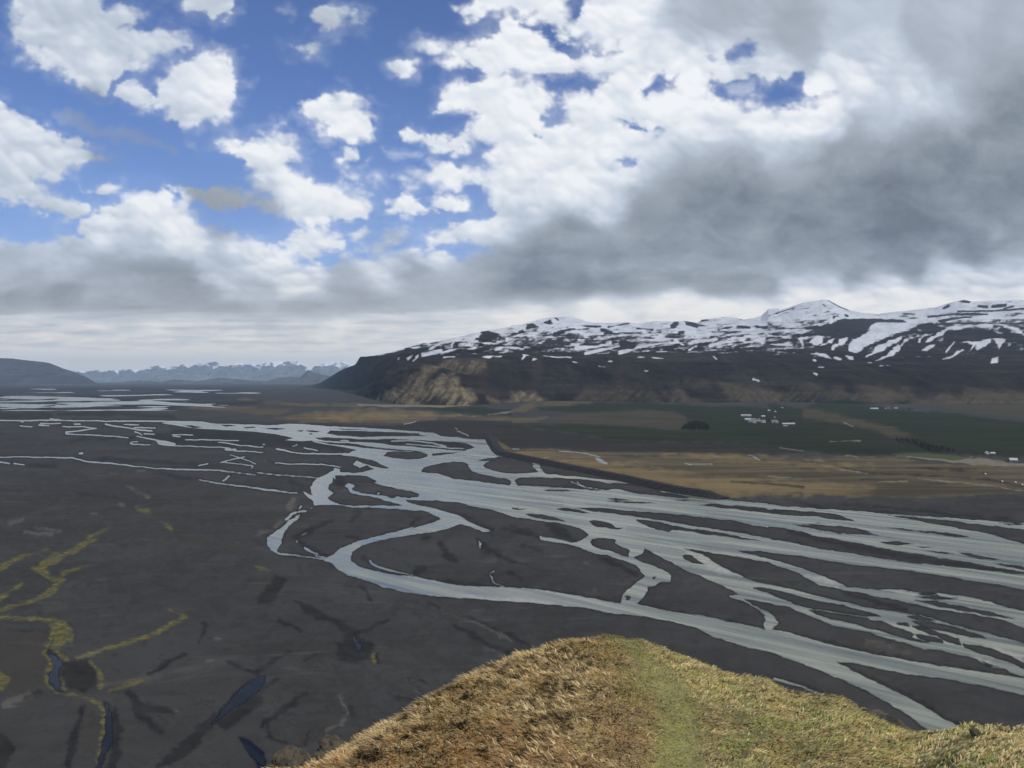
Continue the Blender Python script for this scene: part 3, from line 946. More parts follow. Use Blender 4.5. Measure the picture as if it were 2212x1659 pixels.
MD = np.where(s < SB, d0 + (d_sh - d0) * u1 ** 1.25, d_sh + (d_sk - d_sh) * u2 ** 1.15)
MX2 = np.broadcast_to(mx, MY.shape)
MZ = CAM_H + MD * (HOR - MY) / F
# relief: spurs and gullies on the front slope, humps and steps on the snow fields
env1 = np.sin(np.clip(u1, 0, 1) * math.pi) ** 0.8 * (s < SB)
env2 = np.sin(np.clip(u2, 0, 1) * math.pi) ** 0.7 * (s >= SB)
wXm = (MX2 - 512) / F * MD
sp = fbm(wXm / 420 + u1 * 1.6, MD / 1500, 5, 201, 0.55, billow=True)
sp2 = fbm(wXm / 130 + u1 * 1.2, MD / 260, 4, 241, 0.6)
hz = 1 - np.abs(fbm(wXm / 900, MD / 420, 5, 301, 0.55)) * 2.2
fin = fbm(wXm / 120, MD / 120, 4, 351, 0.6)
MZ = MZ + env1 * (sp * 62 + sp2 * 24) * (0.45 + 0.55 * smooth(640, 520, MX2)) * np.clip((y_b - y_sh) / 40, 0, 1) + env2 * (hz * 26 - 10 + fin * 12) * np.clip((y_sh - y_sk) / 18, 0, 1)
MZ[0] = -3
VY = CAM_H * 0 + HOR - (MZ - CAM_H) / MD * F       # where each point is seen
# snow: more of it the higher one goes, in drifts along the contours, plus the surveyed drifts and bare patches
hfrac = np.clip((y_sh - MY) / np.maximum(y_sh - y_sk, 1.0), -0.6, 1)
dr1 = fbm(MX2 / 26 + MY * 0.10, MY / 3.2 + MX2 * 0.012, 5, 401, 0.58)
dr2 = fbm(MX2 / 9, MY / 2.2 + MX2 * 0.03, 4, 431, 0.6)
snow_f = (hfrac - 0.42) * 1.35 + dr1 * 1.35 + dr2 * 0.85
snow_f = np.where(hfrac < 0.04, -0.9 + dr1 * 0.8 + dr2 * 0.35, snow_f)
rightside = smooth(790, 830, MX2)
snow_f = snow_f - rightside * 0.42 * (1 - smooth(0.45, 0.75, hfrac))
snow_f = snow_f - 0.75 * smooth(480, 400, MX2) - 3.0 * smooth(343, 350, MY) * smooth(420, 380, MX2)
SNOW = Field(MX2 + dr2 * 1.3, MY + dr1 * 0.8, 6.0).text('''
+ m3: 690,480 740,440 830,400 880,350 900,300 940,290 1150,300 1250,268 1350,275 1400,290 1280,320 1180,360 1050,410 950,450 850,490 780,540 750,555 700,520
+ m3: 840,585 900,540 940,490 1050,450 1160,410 1150,440 1080,480 1000,520 930,550 850,590
+ m3: 930,610 1030,565 1060,520 1130,480 1140,520 1090,560 1000,600
+ m3: 355,450 430,410 480,420 470,450 420,490 380,475
w26/14 | m3: 460,485 570,435
+ m3: 545,520 570,480 620,440 690,415 690,440 640,480 580,510 565,530
w16/10 | m3: 265,440 340,420
w30/10 | m3: 285,440 305,495
+ m3: 365,555 420,548 500,560 550,597 480,585 420,565
w18 | m3: 580,590 625,600
+ m3: 670,570 735,580 740,605 700,600
+ m3: 1330,530 1370,500 1445,487 1430,510 1370,535
w18/8 | m3: 1310,355 1395,352
w20/40/20/10 | m3: 1540,340 1500,390 1440,420 1360,450
+ m3: 1540,340 1700,320 1900,305 1945,320 1940,340 1850,345 1780,325 1650,355 1540,350
+ m3: 1670,465 1720,445 1760,460 1930,435 1920,470 1870,500 1800,530 1790,490 1730,550 1770,490
+ m3: 1940,435 2020,425 2055,450 1995,510 1970,465
w12/20 | m3: 1510,600 1590,580 1680,530
w16/8 | m3: 1540,545 1610,465
+ m3: 1925,635 1930,600 1990,580 1985,630
w20 | m3: 1950,370 2020,378
w16/24 | m3: 2040,335 2150,350 2212,390
w12 | m3: 1130,520 1180,450 1300,405
w10 | m3: 1300,450 1350,410
w20/26 | m3: 30,480 200,490
w16 | m3: 0,400 190,420
w10 | m2: 270,585 400,590 510,597
+ m2: 95,585 130,582 148,600 110,625 85,645
w10 | m2: 180,650 210,648
w14 | m2: 515,662 555,653
w7 | m2: 755,660 800,662
w9 | m2: 835,604 865,606
w6 | m2: 1090,595 1140,598
w10 | m2: 1215,598 1300,602
w9 | m2: 1740,575 1770,605
w8 | m2: 1150,695 1170,698
w12 | m2: 2080,770 2130,785
w10 | m2: 1530,460 1760,430
w30 | m2: 1530,470 1760,440
w26 | m2: 1710,490 1930,450
w24 | m2: 2010,465 2180,425
w14 | m2: 1270,475 1450,470
w30/14 | m2: 1410,445 1480,490
w12 | m2: 1250,535 1340,530
w10 | m2: 1530,525 1600,495
w40/24 | m2: 560,510 700,500 850,470
w24/12 | m2: 640,550 830,515 940,490
w30/16 | m2: 930,545 1070,510 1260,480
w22 | m1: 1440,568 1560,545 1600,540
w14 | m1: 1600,550 1750,525
+ m1: 1495,525 1540,490 1600,475 1590,500 1520,520
w12 | m1: 1310,610 1350,580
w12 | m1: 1360,610 1400,575
w8 | m1: 1232,595 1232,618
w14 | m1: 1690,500 1710,465
w14 | m1: 1830,470 1860,500
w12/22 | m1: 1830,520 1900,505
w30/16 | m1: 1810,430 1920,420
w12 | m1: 1600,443 1720,438
w9 | m1: 1170,543 1280,512
w7 | m1: 1060,565 1110,560
w22 | m1: 1630,590 1710,592
+ m1: 1950,588 2050,590 2130,590 2100,625 2050,610 2020,620 1970,605
w16 | m1: 2005,480 2060,475
w22 | m1: 2100,450 2212,440
w14 | m1: 2060,515 2212,510 ; m2: 100,515
w10 | m1: 2070,528 2180,528
w20 | m3: 400,610 408,614
w12 | m3: 395,755 425,765
w8 | m3: 435,670 480,675
w8 | m3: 870,640 895,645
w6 | m3: 965,680 1000,685
w6 | m3: 1030,682 1055,680
''').d
BARE = Field(MX2 + dr2 * 1.3, MY + dr1 * 0.8, 6.0).text('''
+ m3: 350,350 430,335 500,305 600,280 760,265 900,258 1170,270 1210,290 950,288 900,300 870,350 800,405 740,440 640,410 480,408 400,370
+ m3: 1290,310 1400,295 1460,310 1540,340 1480,380 1400,400 1280,340
+ m3: 1200,360 1290,320 1300,390 1160,405 1060,440 1000,480 900,490 1000,440
+ m3: 1550,360 1700,360 1800,335 1900,350 2040,380 2212,420 2212,450 2050,440 1900,430 1700,450 1500,460
w26/14 | m3: 600,275 900,262 1170,272
w10 | m3: 520,92 600,138 690,175
+ m3: 1640,100 1700,87 1755,102 1730,118 1680,112
w24 | m3: 1820,145 1890,150
w26 | m3: 1940,145 2050,135
w16 | m3: 2040,165 2120,145
w24 | m3: 1520,160 1555,140
w16 | m3: 1640,195 1900,190 2212,170
w16 | m3: 1380,238 1600,215 1900,215
w26 | m3: 1480,280 1640,250 1750,240
w18 | m3: 1450,305 1900,295 2212,292
w12 | m3: 1170,210 1260,212
w16 | m3: 565,245 600,235
+ m3: 655,205 690,220 695,240 665,232
w16/8 | m3: 475,130 500,150
w14 | m3: 0,295 100,345
w12 | m3: 0,345 250,340 420,325
w9 | m3: 10,225 230,155
+ m2: 1365,310 1400,275 1440,272 1440,310 1400,345 1370,340
+ m2: 1490,268 1560,280 1620,300 1600,345 1540,320 1500,310
w20/10 | m2: 1580,310 1690,322
+ m2: 1400,400 1450,365 1500,370 1450,405
w24 | m2: 1950,330 2050,335
w26 | m2: 2110,325 2200,335
w22/10 | m2: 1640,265 1700,262
w16 | m2: 1780,350 1900,325
+ m2: 120,345 130,300 180,290 235,320 200,340
+ m2: 270,280 330,260 370,295 280,300
w14 | m2: 370,245 400,265
w40/20 | m2: 370,400 450,360 540,345
w40 | m2: 780,355 850,378
w20/14 | m2: 560,420 575,400
w16 | m2: 575,315 650,320 760,320
w14 | m2: 800,390 1120,383
w12 | m2: 830,325 1010,290
w26/40/20 | m2: 300,455 460,470 560,450
w60 | m2: 950,470 1040,490
w24 | m2: 640,460 780,450 900,440
w16 | m2: 1080,340 1220,350
w40/20 | m1: 1960,370 2040,400 2150,440
+ m1: 1890,440 1995,355 2110,395 2080,440 2000,470 1930,470
w30 | m2: 0,400 90,370
''').d
snow_f = np.where(SNOW > -5.9, np.maximum(snow_f, np.clip(SNOW * 0.75 + 0.35 * dr2, -9, 1.5)), snow_f)
snow_f = np.where(BARE > -5.9, np.minimum(snow_f, np.clip(-BARE * 0.8 + 0.3 * dr2, -1.5, 9)), snow_f)
snow = smooth(-0.30, 0.36, snow_f + 0.24 * fbm(MX2 / 3, MY / 1.4, 3, 461)) * np.clip(0.93 + 0.35 * fbm(MX2 / 14, MY / 5, 3, 477), 0.6, 1)
# dry grass on the lower spurs, with their sunlit look put into the tan
GRASS = Field(MX2 + 2.0 * fbm(MX2 / 9, MY / 5, 3, 500), MY + 2.0 * fbm(MX2 / 9, MY / 5, 3, 530), 8.0).text('''
+ m1: 880,985 1000,950 1150,910 1250,850 1400,790 1450,720 1470,650 1560,640 1640,690 1560,760 1500,820 1450,880 1600,800 1720,790 1640,870 1750,830 1760,900 1850,900 1900,960 1800,1010 1200,1015
+ m2: 640,880 760,890 900,860 1100,870 1250,900 1330,950 1340,1000 600,1000 500,960
+ m2: 1280,880 1480,900 1550,950 1800,1000 1340,1000
+ m2: 1330,790 1500,770 1700,820 1720,860 1600,870 1420,830
+ m2: 1760,820 1850,790 2000,820 2212,850 2212,1000 1900,1000 1830,900
+ m3: 0,880 200,850 420,840 500,880 620,860 700,900 860,850 980,810 1050,860 1200,860 1280,920 1200,960 1000,980 500,1010 0,1000
+ m3: 1460,900 1560,890 1600,940 1660,950 1700,870 1850,860 2000,880 2212,900 3000,900 3000,1010 1200,1010 1220,950 1350,960 1460,940
+ m1: 2212,900 2212,960 2050,990 2000,960 ; m2: 0,1000 300,960 200,900
+ m1: 1500,650 1620,620 1800,640 1980,650 2000,700 1800,760 1640,740
''').d
grass = smooth(-3.0, 3.0, GRASS + 3.0 * sp2) * np.clip(0.42 + 1.1 * sp + 1.0 * sp2 + 1.3 * fbm(MX2 / 5 + MY / 4.5, MY / 22, 4, 571), 0.05, 1) * (0.7 + 0.5 * smooth(0.45, 0.0, u1)) * (0.30 + 0.70 * smooth(600, 500, MX2))
MEAD = smooth(-1.0, 1.0, Field(MX2, MY, 8.0).text('''
+ m3: 480,1010 540,960 700,950 860,995 900,1020
+ m2: 2080,1000 2212,985 ; m3: 200,1000 0,1020
''').d)
Vm = np.stack([wXm, MD, MZ], -1)
# back side of the range, falling away behind the skyline
back = []
for kdist, drop in ((500, 60), (1500, 260), (3500, 700)):
    row = Vm[-1].copy()
    f = (MD[-1] + kdist) / MD[-1]
    row[:, 0] *= f
    row[:, 1] *= f
    row[:, 2] = np.maximum(row[:, 2] - drop, -3)
    back.append(row)
Vm = np.concatenate([Vm, np.stack(back)], 0)
pad = lambda a, v: np.concatenate([a, np.full((3, a.shape[1]), v)], 0)
mmat = mountain_mat('mountain_rock_and_snow', (0.016, 0.0145, 0.0145), (0.026, 0.0225, 0.019), (0.165, 0.134, 0.086))  # rock colours kept very dark to stand in for cloud shadow
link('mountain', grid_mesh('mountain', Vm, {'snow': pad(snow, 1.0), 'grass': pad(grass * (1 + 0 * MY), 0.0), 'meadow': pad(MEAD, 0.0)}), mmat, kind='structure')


def far_range(name, txt, d_base, depth, x0, x1, seed, snow_amt, relief_m, mat, y_base):
    x = np.arange(x0, x1, 1.0)
    ysk = line_y(txt, x) + 0.5 * fbm(x / 4, x * 0, 3, seed)
    n = 90
    s = np.linspace(0, 1, n)[:, None]
    D = d_base + depth * s ** 1.2
    ym = y_base + (ysk - y_base) * s ** 0.85
    Z = CAM_H + D * (HOR - ym) / F
    X2 = np.broadcast_to(x, Z.shape)
    wx = (X2 - 512) / F * D
    rid = fbm(wx / 900, D / 900 + s, 5, seed + 5, 0.55, billow=True)
    Z = Z + np.sin(s * math.pi) ** 0.8 * rid * relief_m
    Z[0] = -3
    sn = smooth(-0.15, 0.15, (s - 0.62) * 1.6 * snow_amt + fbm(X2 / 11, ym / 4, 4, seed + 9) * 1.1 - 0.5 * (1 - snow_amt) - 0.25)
    VV = np.stack([wx, np.broadcast_to(D, Z.shape), Z], -1)
    b = VV[-1].copy()
    b[:, :2] *= (d_base + depth + 2500) / (d_base + depth)
    b[:, 2] = -3
    VV = np.concatenate([VV, b[None]], 0)
    p1 = lambda a: np.concatenate([a, np.zeros((1, a.shape[1]))], 0)
    return link(name, grid_mesh(name, VV, {'snow': p1(sn), 'grass': p1(0 * sn), 'meadow': p1(0 * sn)}), mat, kind='structure')


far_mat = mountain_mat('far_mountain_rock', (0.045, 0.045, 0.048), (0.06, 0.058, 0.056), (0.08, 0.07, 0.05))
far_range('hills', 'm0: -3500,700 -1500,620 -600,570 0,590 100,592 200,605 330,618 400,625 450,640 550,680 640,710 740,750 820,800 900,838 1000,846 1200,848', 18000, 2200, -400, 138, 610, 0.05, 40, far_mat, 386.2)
pale_mat = mountain_mat('distant_mountain_rock', (0.12, 0.12, 0.13), (0.17, 0.168, 0.165), (0.08, 0.07, 0.05), (0.80, 0.82, 0.85))  # rock lightened so part of the distance haze sits in its colour
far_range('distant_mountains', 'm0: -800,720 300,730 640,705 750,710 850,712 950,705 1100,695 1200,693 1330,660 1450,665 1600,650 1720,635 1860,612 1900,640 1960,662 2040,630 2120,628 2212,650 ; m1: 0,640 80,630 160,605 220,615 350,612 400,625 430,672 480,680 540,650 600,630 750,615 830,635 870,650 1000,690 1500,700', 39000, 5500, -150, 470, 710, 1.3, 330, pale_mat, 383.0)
hill_mid = mountain_mat('hazy_foothill_rock', (0.07, 0.07, 0.072), (0.09, 0.088, 0.085), (0.08, 0.07, 0.05))  # lighter rock colour, adding to the haze in front
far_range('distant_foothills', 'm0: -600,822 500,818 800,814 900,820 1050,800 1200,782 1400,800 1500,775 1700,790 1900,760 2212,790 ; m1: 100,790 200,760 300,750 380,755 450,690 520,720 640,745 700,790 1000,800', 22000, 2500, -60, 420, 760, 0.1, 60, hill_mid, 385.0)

# ------------------------------------------------------------------ levee of dark boulders along the river
def ribbon(pts_px, half_top, half_bot, height, name, mat, step=4.0):
    W = np.array([world_at(p[0], p[1]) for p in pts_px])
    seg = np.r_[0, np.cumsum(np.hypot(*np.diff(W, axis=0).T))]
    t = np.arange(0, seg[-1], step)
    cx, cy = np.interp(t, seg, W[:, 0]), np.interp(t, seg, W[:, 1])
    tx, ty = np.gradient(cx), np.gradient(cy)
    ln = np.hypot(tx, ty)
    nx_, ny_ = -ty / ln, tx / ln
    prof = [(-half_bot, -0.4), (-half_bot * 0.75, height * 0.35), (-half_top, height), (0, height * 1.02), (half_top, height), (half_bot * 0.75, height * 0.35), (half_bot, -0.4)]
    rows = []
    for k, (o, z) in enumerate(prof):
        j = perlin(t / 6.0, t * 0 + k * 3.1, 17) * 0.9
        j2 = perlin(t / 5.0, t * 0 + k * 5.7, 23) * 0.5
        rows.append(np.stack([cx + nx_ * (o + j), cy + ny_ * (o + j), z + j2 * (0 < k < 6)], -1))
    taper = np.minimum(1, np.minimum(t, t[-1] - t) / 25 + 0.15)
    V = np.stack(rows)
    V[:, :, 2] *= taper
    return link(name, grid_mesh(name, V, None, False), mat)


lm = NT('levee_boulders')
vz = lm.n('ShaderNodeTexVoronoi')
lm.l(lm.P(), vz.inputs['Vector'])
vz.inputs['Scale'].default_value = 0.7
lc = lm.mix(lm.mapr(vz.outputs['Distance'], 0.1, 0.7), (0.022, 0.021, 0.020), (0.007, 0.007, 0.007))
levee_mat = lm.set(Base_Color=lc, Roughness=0.9, Normal=lm.bump(vz.outputs['Distance'], 1.0, 1.0))
lv = ribbon(P('a1: 2008,452 2050,520 2090,578 2130,612 ; a2: 0,628 120,654 300,690 500,735 700,775 900,815 1100,860 1300,905 1500,944 1700,972 1870,994'), 3.5, 10.0, 5.2, 'levee', levee_mat)
tag(lv, 'long dark boulder levee between the grey river and the golden meadow', 'levee')

# ------------------------------------------------------------------ farm buildings
MATS = {
    'white': plain('white_paint', (0.34, 0.35, 0.36), 0.7), 'whiteroof': plain('white_sheet_roof', (0.36, 0.38, 0.40), 0.6),  # whites dulled to grey, cloud shade put into the paint colour
    'grey': plain('grey_wall', (0.14, 0.145, 0.15), 0.8), 'greyroof': plain('grey_sheet_roof', (0.17, 0.19, 0.20), 0.6),
    'darkroof': plain('dark_roof', (0.035, 0.035, 0.038), 0.7), 'red': plain('red_roof', (0.16, 0.035, 0.03), 0.6),
    'pink': plain('pale_wall', (0.30, 0.25, 0.24), 0.8), 'pane': plain('window_glass', (0.02, 0.025, 0.03), 0.15), 'door': plain('door_paint', (0.06, 0.05, 0.045), 0.5),
}


def box_mesh(name, x0, x1, y0, y1, z0, z1):
    V = np.array([(x, y, z) for z in (z0, z1) for (x, y) in ((x0, y0), (x1, y0), (x1, y1), (x0, y1))])
    Q = np.array([(3, 2, 1, 0), (4, 5, 6, 7), (0, 1, 5, 4), (1, 2, 6, 5), (2, 3, 7, 6), (3, 0, 4, 7)])
    return raw_mesh(name, V, Q, None, False)


def gable_walls(L, W, H, R):
    a, b = L / 2, W / 2
    me = bpy.data.meshes.new('wall')
    v = [(-a, -b, -.6), (a, -b, -.6), (a, b, -.6), (-a, b, -.6), (-a, -b, H), (a, -b, H), (a, b, H), (-a, b, H), (-a, 0, H + R), (a, 0, H + R)]
    f = [(0, 1, 5, 4), (2, 3, 7, 6), (1, 2, 6, 9, 5), (3, 0, 4, 8, 7), (4, 5, 9, 8), (6, 7, 8, 9)]
    me.from_pydata(v, [], f)
    return me


def gable_roof(L, W, H, R, over=0.5, th=0.22):
    a, b = L / 2 + over, W / 2
    sl = R / b
    e = b + over
    me = bpy.data.meshes.new('roof')
    lo = [(-e, H - over * sl + 0.03), (0, H + R + 0.03), (e, H - over * sl + 0.03)]
    v = []
    for x in (-a, a):
        for (y, z) in lo:
            v.append((x, y, z))
        for (y, z) in lo[::-1]:
            v.append((x, y, z + th))
    f = [(0, 1, 4, 5), (1, 2, 3, 4), (6, 11, 10, 7), (7, 10, 9, 8)]
    f += [(0, 6, 7, 1), (1, 7, 8, 2), (5, 4, 10, 11), (4, 3, 9, 10), (0, 5, 11, 6), (2, 8, 9, 3)]
    me.from_pydata(v, [], f)
    return me


def house(name, sx, sy, L, W, H, R, rot, wall, roof, label, cat, group, chim=False):
    x, y = world_at(sx / 3.1875, sy / 3.1875)
    r = empty(name, (x, y, 0.5), math.radians(rot))
    tag(r, label, cat, group)
    w = link('wall', gable_walls(L, W, H, R), MATS[wall], r)
    rf = link('roof', gable_roof(L, W, H, R), MATS[roof], r)
    if chim:
        link('chimney', box_mesh('chimney', L * .15, L * .15 + .7, -.35, .35, H + R - .4, H + R + 1.0), MATS[wall], rf)
    dw = 1.0 if cat == 'house' else 3.0
    link('door', box_mesh('door', -dw / 2, dw / 2, -W / 2 - .05, -W / 2 + .05, 0, min(2.1 if cat == 'house' else 3.0, H * .85)), MATS['door'], r)
    for q in (-.33, .33):
        link('window', box_mesh('window', L * q - .6, L * q + .6, -W / 2 - .04, -W / 2 + .04, H * .4, H * .75), MATS['pane'], r)
    return r


FG, EG, RG = 'buildings of the main farm below the mountain', 'buildings of the eastern farm', 'buildings by the sandy track'
HS = [
    ('barn', 2378.5, 1327.5, 28, 8, 3.0, 2.2, -22, 'white', 'whiteroof', 'long thin white barn uphill at the left end of the main farm', 'barn', FG),
    ('barn', 2383, 1341, 16, 10, 3.2, 2.6, 4, 'grey', 'whiteroof', 'wide white-roofed barn at the left front of the main farm', 'barn', FG),
    ('barn', 2401, 1341, 15, 9, 3.0, 2.2, 0, 'grey', 'greyroof', 'grey-roofed barn right of the wide white-roofed barn', 'barn', FG),
    ('barn', 2397, 1347, 20, 8, 3.0, 2.0, 4, 'grey', 'greyroof', 'low blue-grey shed row in front of the grey-roofed barn', 'barn', FG),
    ('shed', 2404, 1351, 8, 6, 2.6, 1.8, 10, 'grey', 'greyroof', 'small grey shed nearest the field at the left of the main farm', 'shed', FG),
    ('house', 2419, 1344, 10, 8, 4.5, 3.0, 65, 'white', 'greyroof', 'white gabled house in the middle of the main farm', 'house', FG, True),
    ('house', 2433, 1348, 10, 8, 4.6, 2.0, 0, 'white', 'greyroof', 'square white house right of the gabled house, beside dark trees', 'house', FG, True),
    ('shed', 2432, 1330, 10, 6, 2.6, 1.8, 14, 'white', 'whiteroof', 'small white shed behind the dark trees of the main farm', 'shed', FG),
    ('shed', 2451, 1311, 7, 5, 2.8, 1.8, 0, 'white', 'whiteroof', 'lone white hut uphill of the main farm', 'shed', FG),
    ('house', 2471, 1314, 10, 6, 3.0, 2.6, 85, 'white', 'darkroof', 'white house with a dark roof uphill right of the main farm', 'house', FG),
    ('house', 2469, 1349, 15, 9, 4.0, 3.2, 0, 'pink', 'grey', 'large dull pinkish house among trees at the main farm', 'house', FG, True),
    ('shed', 2469, 1336, 4, 4, 4.5, 1.4, 0, 'grey', 'greyroof', 'narrow tall grey hut behind the large pinkish house', 'shed', FG),
    ('barn', 2503.5, 1355.5, 15, 7, 3.0, 1.8, 0, 'grey', 'whiteroof', 'long white-roofed shed, left one of the pair right of the main farm', 'barn', FG),
    ('barn', 2522.5, 1355, 15, 7, 3.0, 1.8, 0, 'grey', 'whiteroof', 'long white-roofed shed, right one of the pair right of the main farm', 'barn', FG),
    ('shed', 2503, 1361, 9, 5, 2.4, 1.4, 0, 'grey', 'greyroof', 'small grey shed in front of the white-roofed pair', 'shed', FG),
    ('shed', 2493, 1302, 8, 5, 2.6, 1.6, 0, 'grey', 'greyroof', 'faint grey hut highest on the slope above the main farm', 'shed', FG),
    ('shed', 2777.6, 1305, 9, 7, 3.0, 2.0, 0, 'white', 'whiteroof', 'small white shed at the left end of the eastern farm', 'shed', EG),
    ('barn', 2790.7, 1305, 18, 8, 3.0, 2.4, 0, 'white', 'whiteroof', 'longer white barn beside the small shed of the eastern farm', 'barn', EG),
    ('house', 2831, 1303, 12, 8, 3.6, 3.0, 0, 'grey', 'red', 'dull red-roofed house in the middle of the eastern farm', 'house', EG, True),
    ('shed', 2823, 1304, 6, 5, 2.8, 2.0, 60, 'white', 'greyroof', 'small pale shed left of the red-roofed house', 'shed', EG),
    ('house', 2856, 1303, 12, 7, 3.2, 2.4, -10, 'white', 'greyroof', 'pale house at the right end of the eastern farm', 'house', EG),
    ('shed', 3147, 1449, 5.5, 5, 2.2, 1.8, 80, 'white', 'whiteroof', 'small white hut end-on behind the sandy track', 'shed', RG),
    ('shed', 3163.5, 1449.5, 5.5, 4, 1.8, 1.3, -4, 'white', 'whiteroof', 'small white hut broadside on, right of the end-on hut', 'shed', RG),
    ('barn', 3229, 1473, 8.5, 7.5, 2.4, 2.3, -14, 'grey', 'whiteroof', 'white-roofed barn beside the sandy track near the right edge', 'barn', RG),
]
for h_ in HS:
    house(*h_)

# wrapped bales on the meadow near the right edge
def bale_mesh():
    n = 20
    a = np.linspace(0, 2 * math.pi, n, endpoint=False)
    prof = [(0.0, -0.62), (0.62, -0.62), (0.72, -0.54), (0.76, 0), (0.72, 0.54), (0.62, 0.62), (0.0, 0.62)]
    V = np.array([(r * math.cos(t) * (1 + 0.03 * math.sin(3 * t)), h, r * math.sin(t) * 0.95 + 0.7) for (r, h) in prof for t in a])
    Q = np.array([(i * n + j, i * n + (j + 1) % n, (i + 1) * n + (j + 1) % n, (i + 1) * n + j) for i in range(len(prof) - 1) for j in range(n)])
    return raw_mesh('hay_bale', V, Q)


bm_ = bale_mesh()
bm_.materials.append(plain('bale_wrap', (0.50, 0.51, 0.50), 0.5))
for (bx, by, br, lab) in ((3141, 1514, 20, 'white wrapped bale standing alone beyond the dark track'), (3195, 1539, 70, 'greyish white wrapped bale left of two brighter bales'),
                          (3237, 1542, 40, 'white wrapped bale left of the one at the right edge'), (3258, 1549, 110, 'white wrapped bale nearest the right edge of the meadow')):
    x, y = world_at(bx / 3.1875, by / 3.1875)
    o = bpy.data.objects.new('hay_bale', bm_)
    C.objects.link(o)
    o.location = (x, y, 0.5)
    o.rotation_euler = (0, 0, math.radians(br))
    o.scale = (1.25, 1.25, 1.25)
    tag(o, lab, 'bale', 'white bales on the right-hand meadow')

# ------------------------------------------------------------------ far woods (read as masses)
def wood(name, poly, n, hmin, hmax, seed, mat):
    rng = np.random.default_rng(seed)
    lo, hi = poly.min(0), poly.max(0)
    Vs, Qs, base, k = [], [], 0, 0
    while k < n:
        p = rng.uniform(lo, hi)
        if sd_poly(np.array([p[0]]), np.array([p[1]]), poly)[0] < 0:
            continue
        k += 1
        x, y = world_at(p[0], p[1])
        hgt = rng.uniform(hmin, hmax)
        for lf in range(46):                      # leaf clumps through the crown's volume
            t = rng.uniform(0.12, 1.0)
            rad = hgt * 0.38 * (1 - t) ** 0.7 * math.sqrt(rng.uniform(0.15, 1))
            a = rng.uniform(0, 2 * math.pi)
            c = np.array([x + rad * math.cos(a), y + rad * math.sin(a), 0.5 + t * hgt])
            s_ = hgt * 0.10
            e1 = rng.normal(size=3); e1 /= np.linalg.norm(e1)
            e2 = np.cross(e1, rng.normal(size=3)); e2 /= np.linalg.norm(e2)
            Vs += [c + s_ * e1, c + s_ * e2, c - s_ * e1, c - s_ * e2]
            Qs.append((base, base + 1, base + 2, base + 3)); base += 4
        tr = hgt * 0.03
        Vs += [np.array([x - tr, y, 0]), np.array([x + tr, y, 0]), np.array([x + tr * .4, y, hgt * .8]), np.array([x - tr * .4, y, hgt * .8])]
        Qs.append((base, base + 1, base + 2, base + 3)); base += 4
    return link(name, raw_mesh(name, np.array(Vs), np.array(Qs), None, False), mat, kind='stuff')


wood_mat = plain('conifer_foliage', (0.024, 0.032, 0.022), 0.9)
wd = wood('woodland', P('a2: 1470,395 1490,365 1530,340 1600,328 1660,340 1710,375 1700,398 1600,395'), 300, 3.5, 7, 3, wood_mat)
tag(wd, 'dark block of planted conifers on the green slope', 'woodland')
for i, (poly, n, lab) in enumerate(((P('a3: 1080,485 1200,480 1320,500 1420,540 1520,560 1640,565 1600,590 1400,590 1250,530 1100,510'), 150, 'dark straggling scrub along the stream between green fields'),
                                    (P('src: 2424,1346 2430,1334 2445,1336 2470,1334 2484,1348 2470,1352 2440,1350'), 40, 'dark shelter trees around the main farm houses'),
                                    (P('src: 2508,1352 2512,1342 2530,1344 2534,1352'), 14, 'dark shelter trees behind the pair of white-roofed sheds'),
                                    (P('src: 2862,1304 2900,1302 2916,1308 2890,1312'), 26, 'dark trees right of the eastern farm'))):
    w_ = wood('shelter_trees', poly, n, 2.5, 5, 20 + i, wood_mat)
    tag(w_, lab, 'trees')

# ------------------------------------------------------------------ foreground hill
SIL = P('''src: -1500,3300 -600,2960 0,2760 500,2590 760,2490 882,2436 960,2424 1050,2396 1137,2348 1203,2306 1277,2266 1332,2231 1406,2190 1480,2153 1554,2122 1632,2096 1650,2081 1724,2067 1798,2045 1872,2039 1938,2026 1982,2019 2038,2033 2093,2056 2148,2083 2222,2111 2259,2126 2296,2140 2351,2155 2407,2163 2448,2167 2470,2185 2511,2209 2588,2218 2655,2218 2699,2235 2732,2262 2780,2278 2835,2303 2872,2321 2920,2345 2983,2343 3057,2329 3112,2325 3186,2331 3264,2336 3500,2350 4300,2500 5200,2800''')
hx = np.arange(-420, 1560, 1.5)
ysil = np.interp(hx, SIL[:, 0], SIL[:, 1]) + 2.5 + 7.5 * smooth(590, 330, hx)
DC = np.interp(hx, [-420, 0, 277, 400, 520, 620, 700, 800, 915, 960, 1024, 1200, 1560], [6, 7, 9.2, 11, 12.6, 13.4, 12.8, 11.6, 10.2, 9.2, 8.2, 7.5, 7])
q = np.linspace(0, 1, 330)
D_IN = 2.4
HD = D_IN + (DC - D_IN)[None, :] * (q ** 0.85)[:, None]
y_in = HOR + F * 1.9 / D_IN
HYv = ysil + (np.maximum(y_in, ysil + 120) - ysil) * ((DC[None, :] - HD) / (DC - D_IN)) ** 1.55
HZ = CAM_H - HD * (HYv - HOR) / F
HX = (hx[None, :] - 512) / F * HD


def hummock(X, Y):
    n = fbm(X / 1.1 + 0.3 * Y, Y / 0.9, 3, 801) * 0.6
    t = fbm(X / 0.42 + 0.25 * Y, Y / 0.34, 3, 821, 0.55, billow=True)
    return n, t


hn, ht = hummock(HX, HD)
hn, ht = hn - hn.mean(), ht - ht.mean()
side = smooth(640, 560, hx)[None, :]                   # rough tussocks on the left flank, smoother turf on the path side
HZ = HZ + (hn * (0.10 + 0.10 * side) + ht * (0.065 + 0.14 * side)) * np.clip((DC[None, :] - HD) / 1.2 + 0.16, 0, 1)
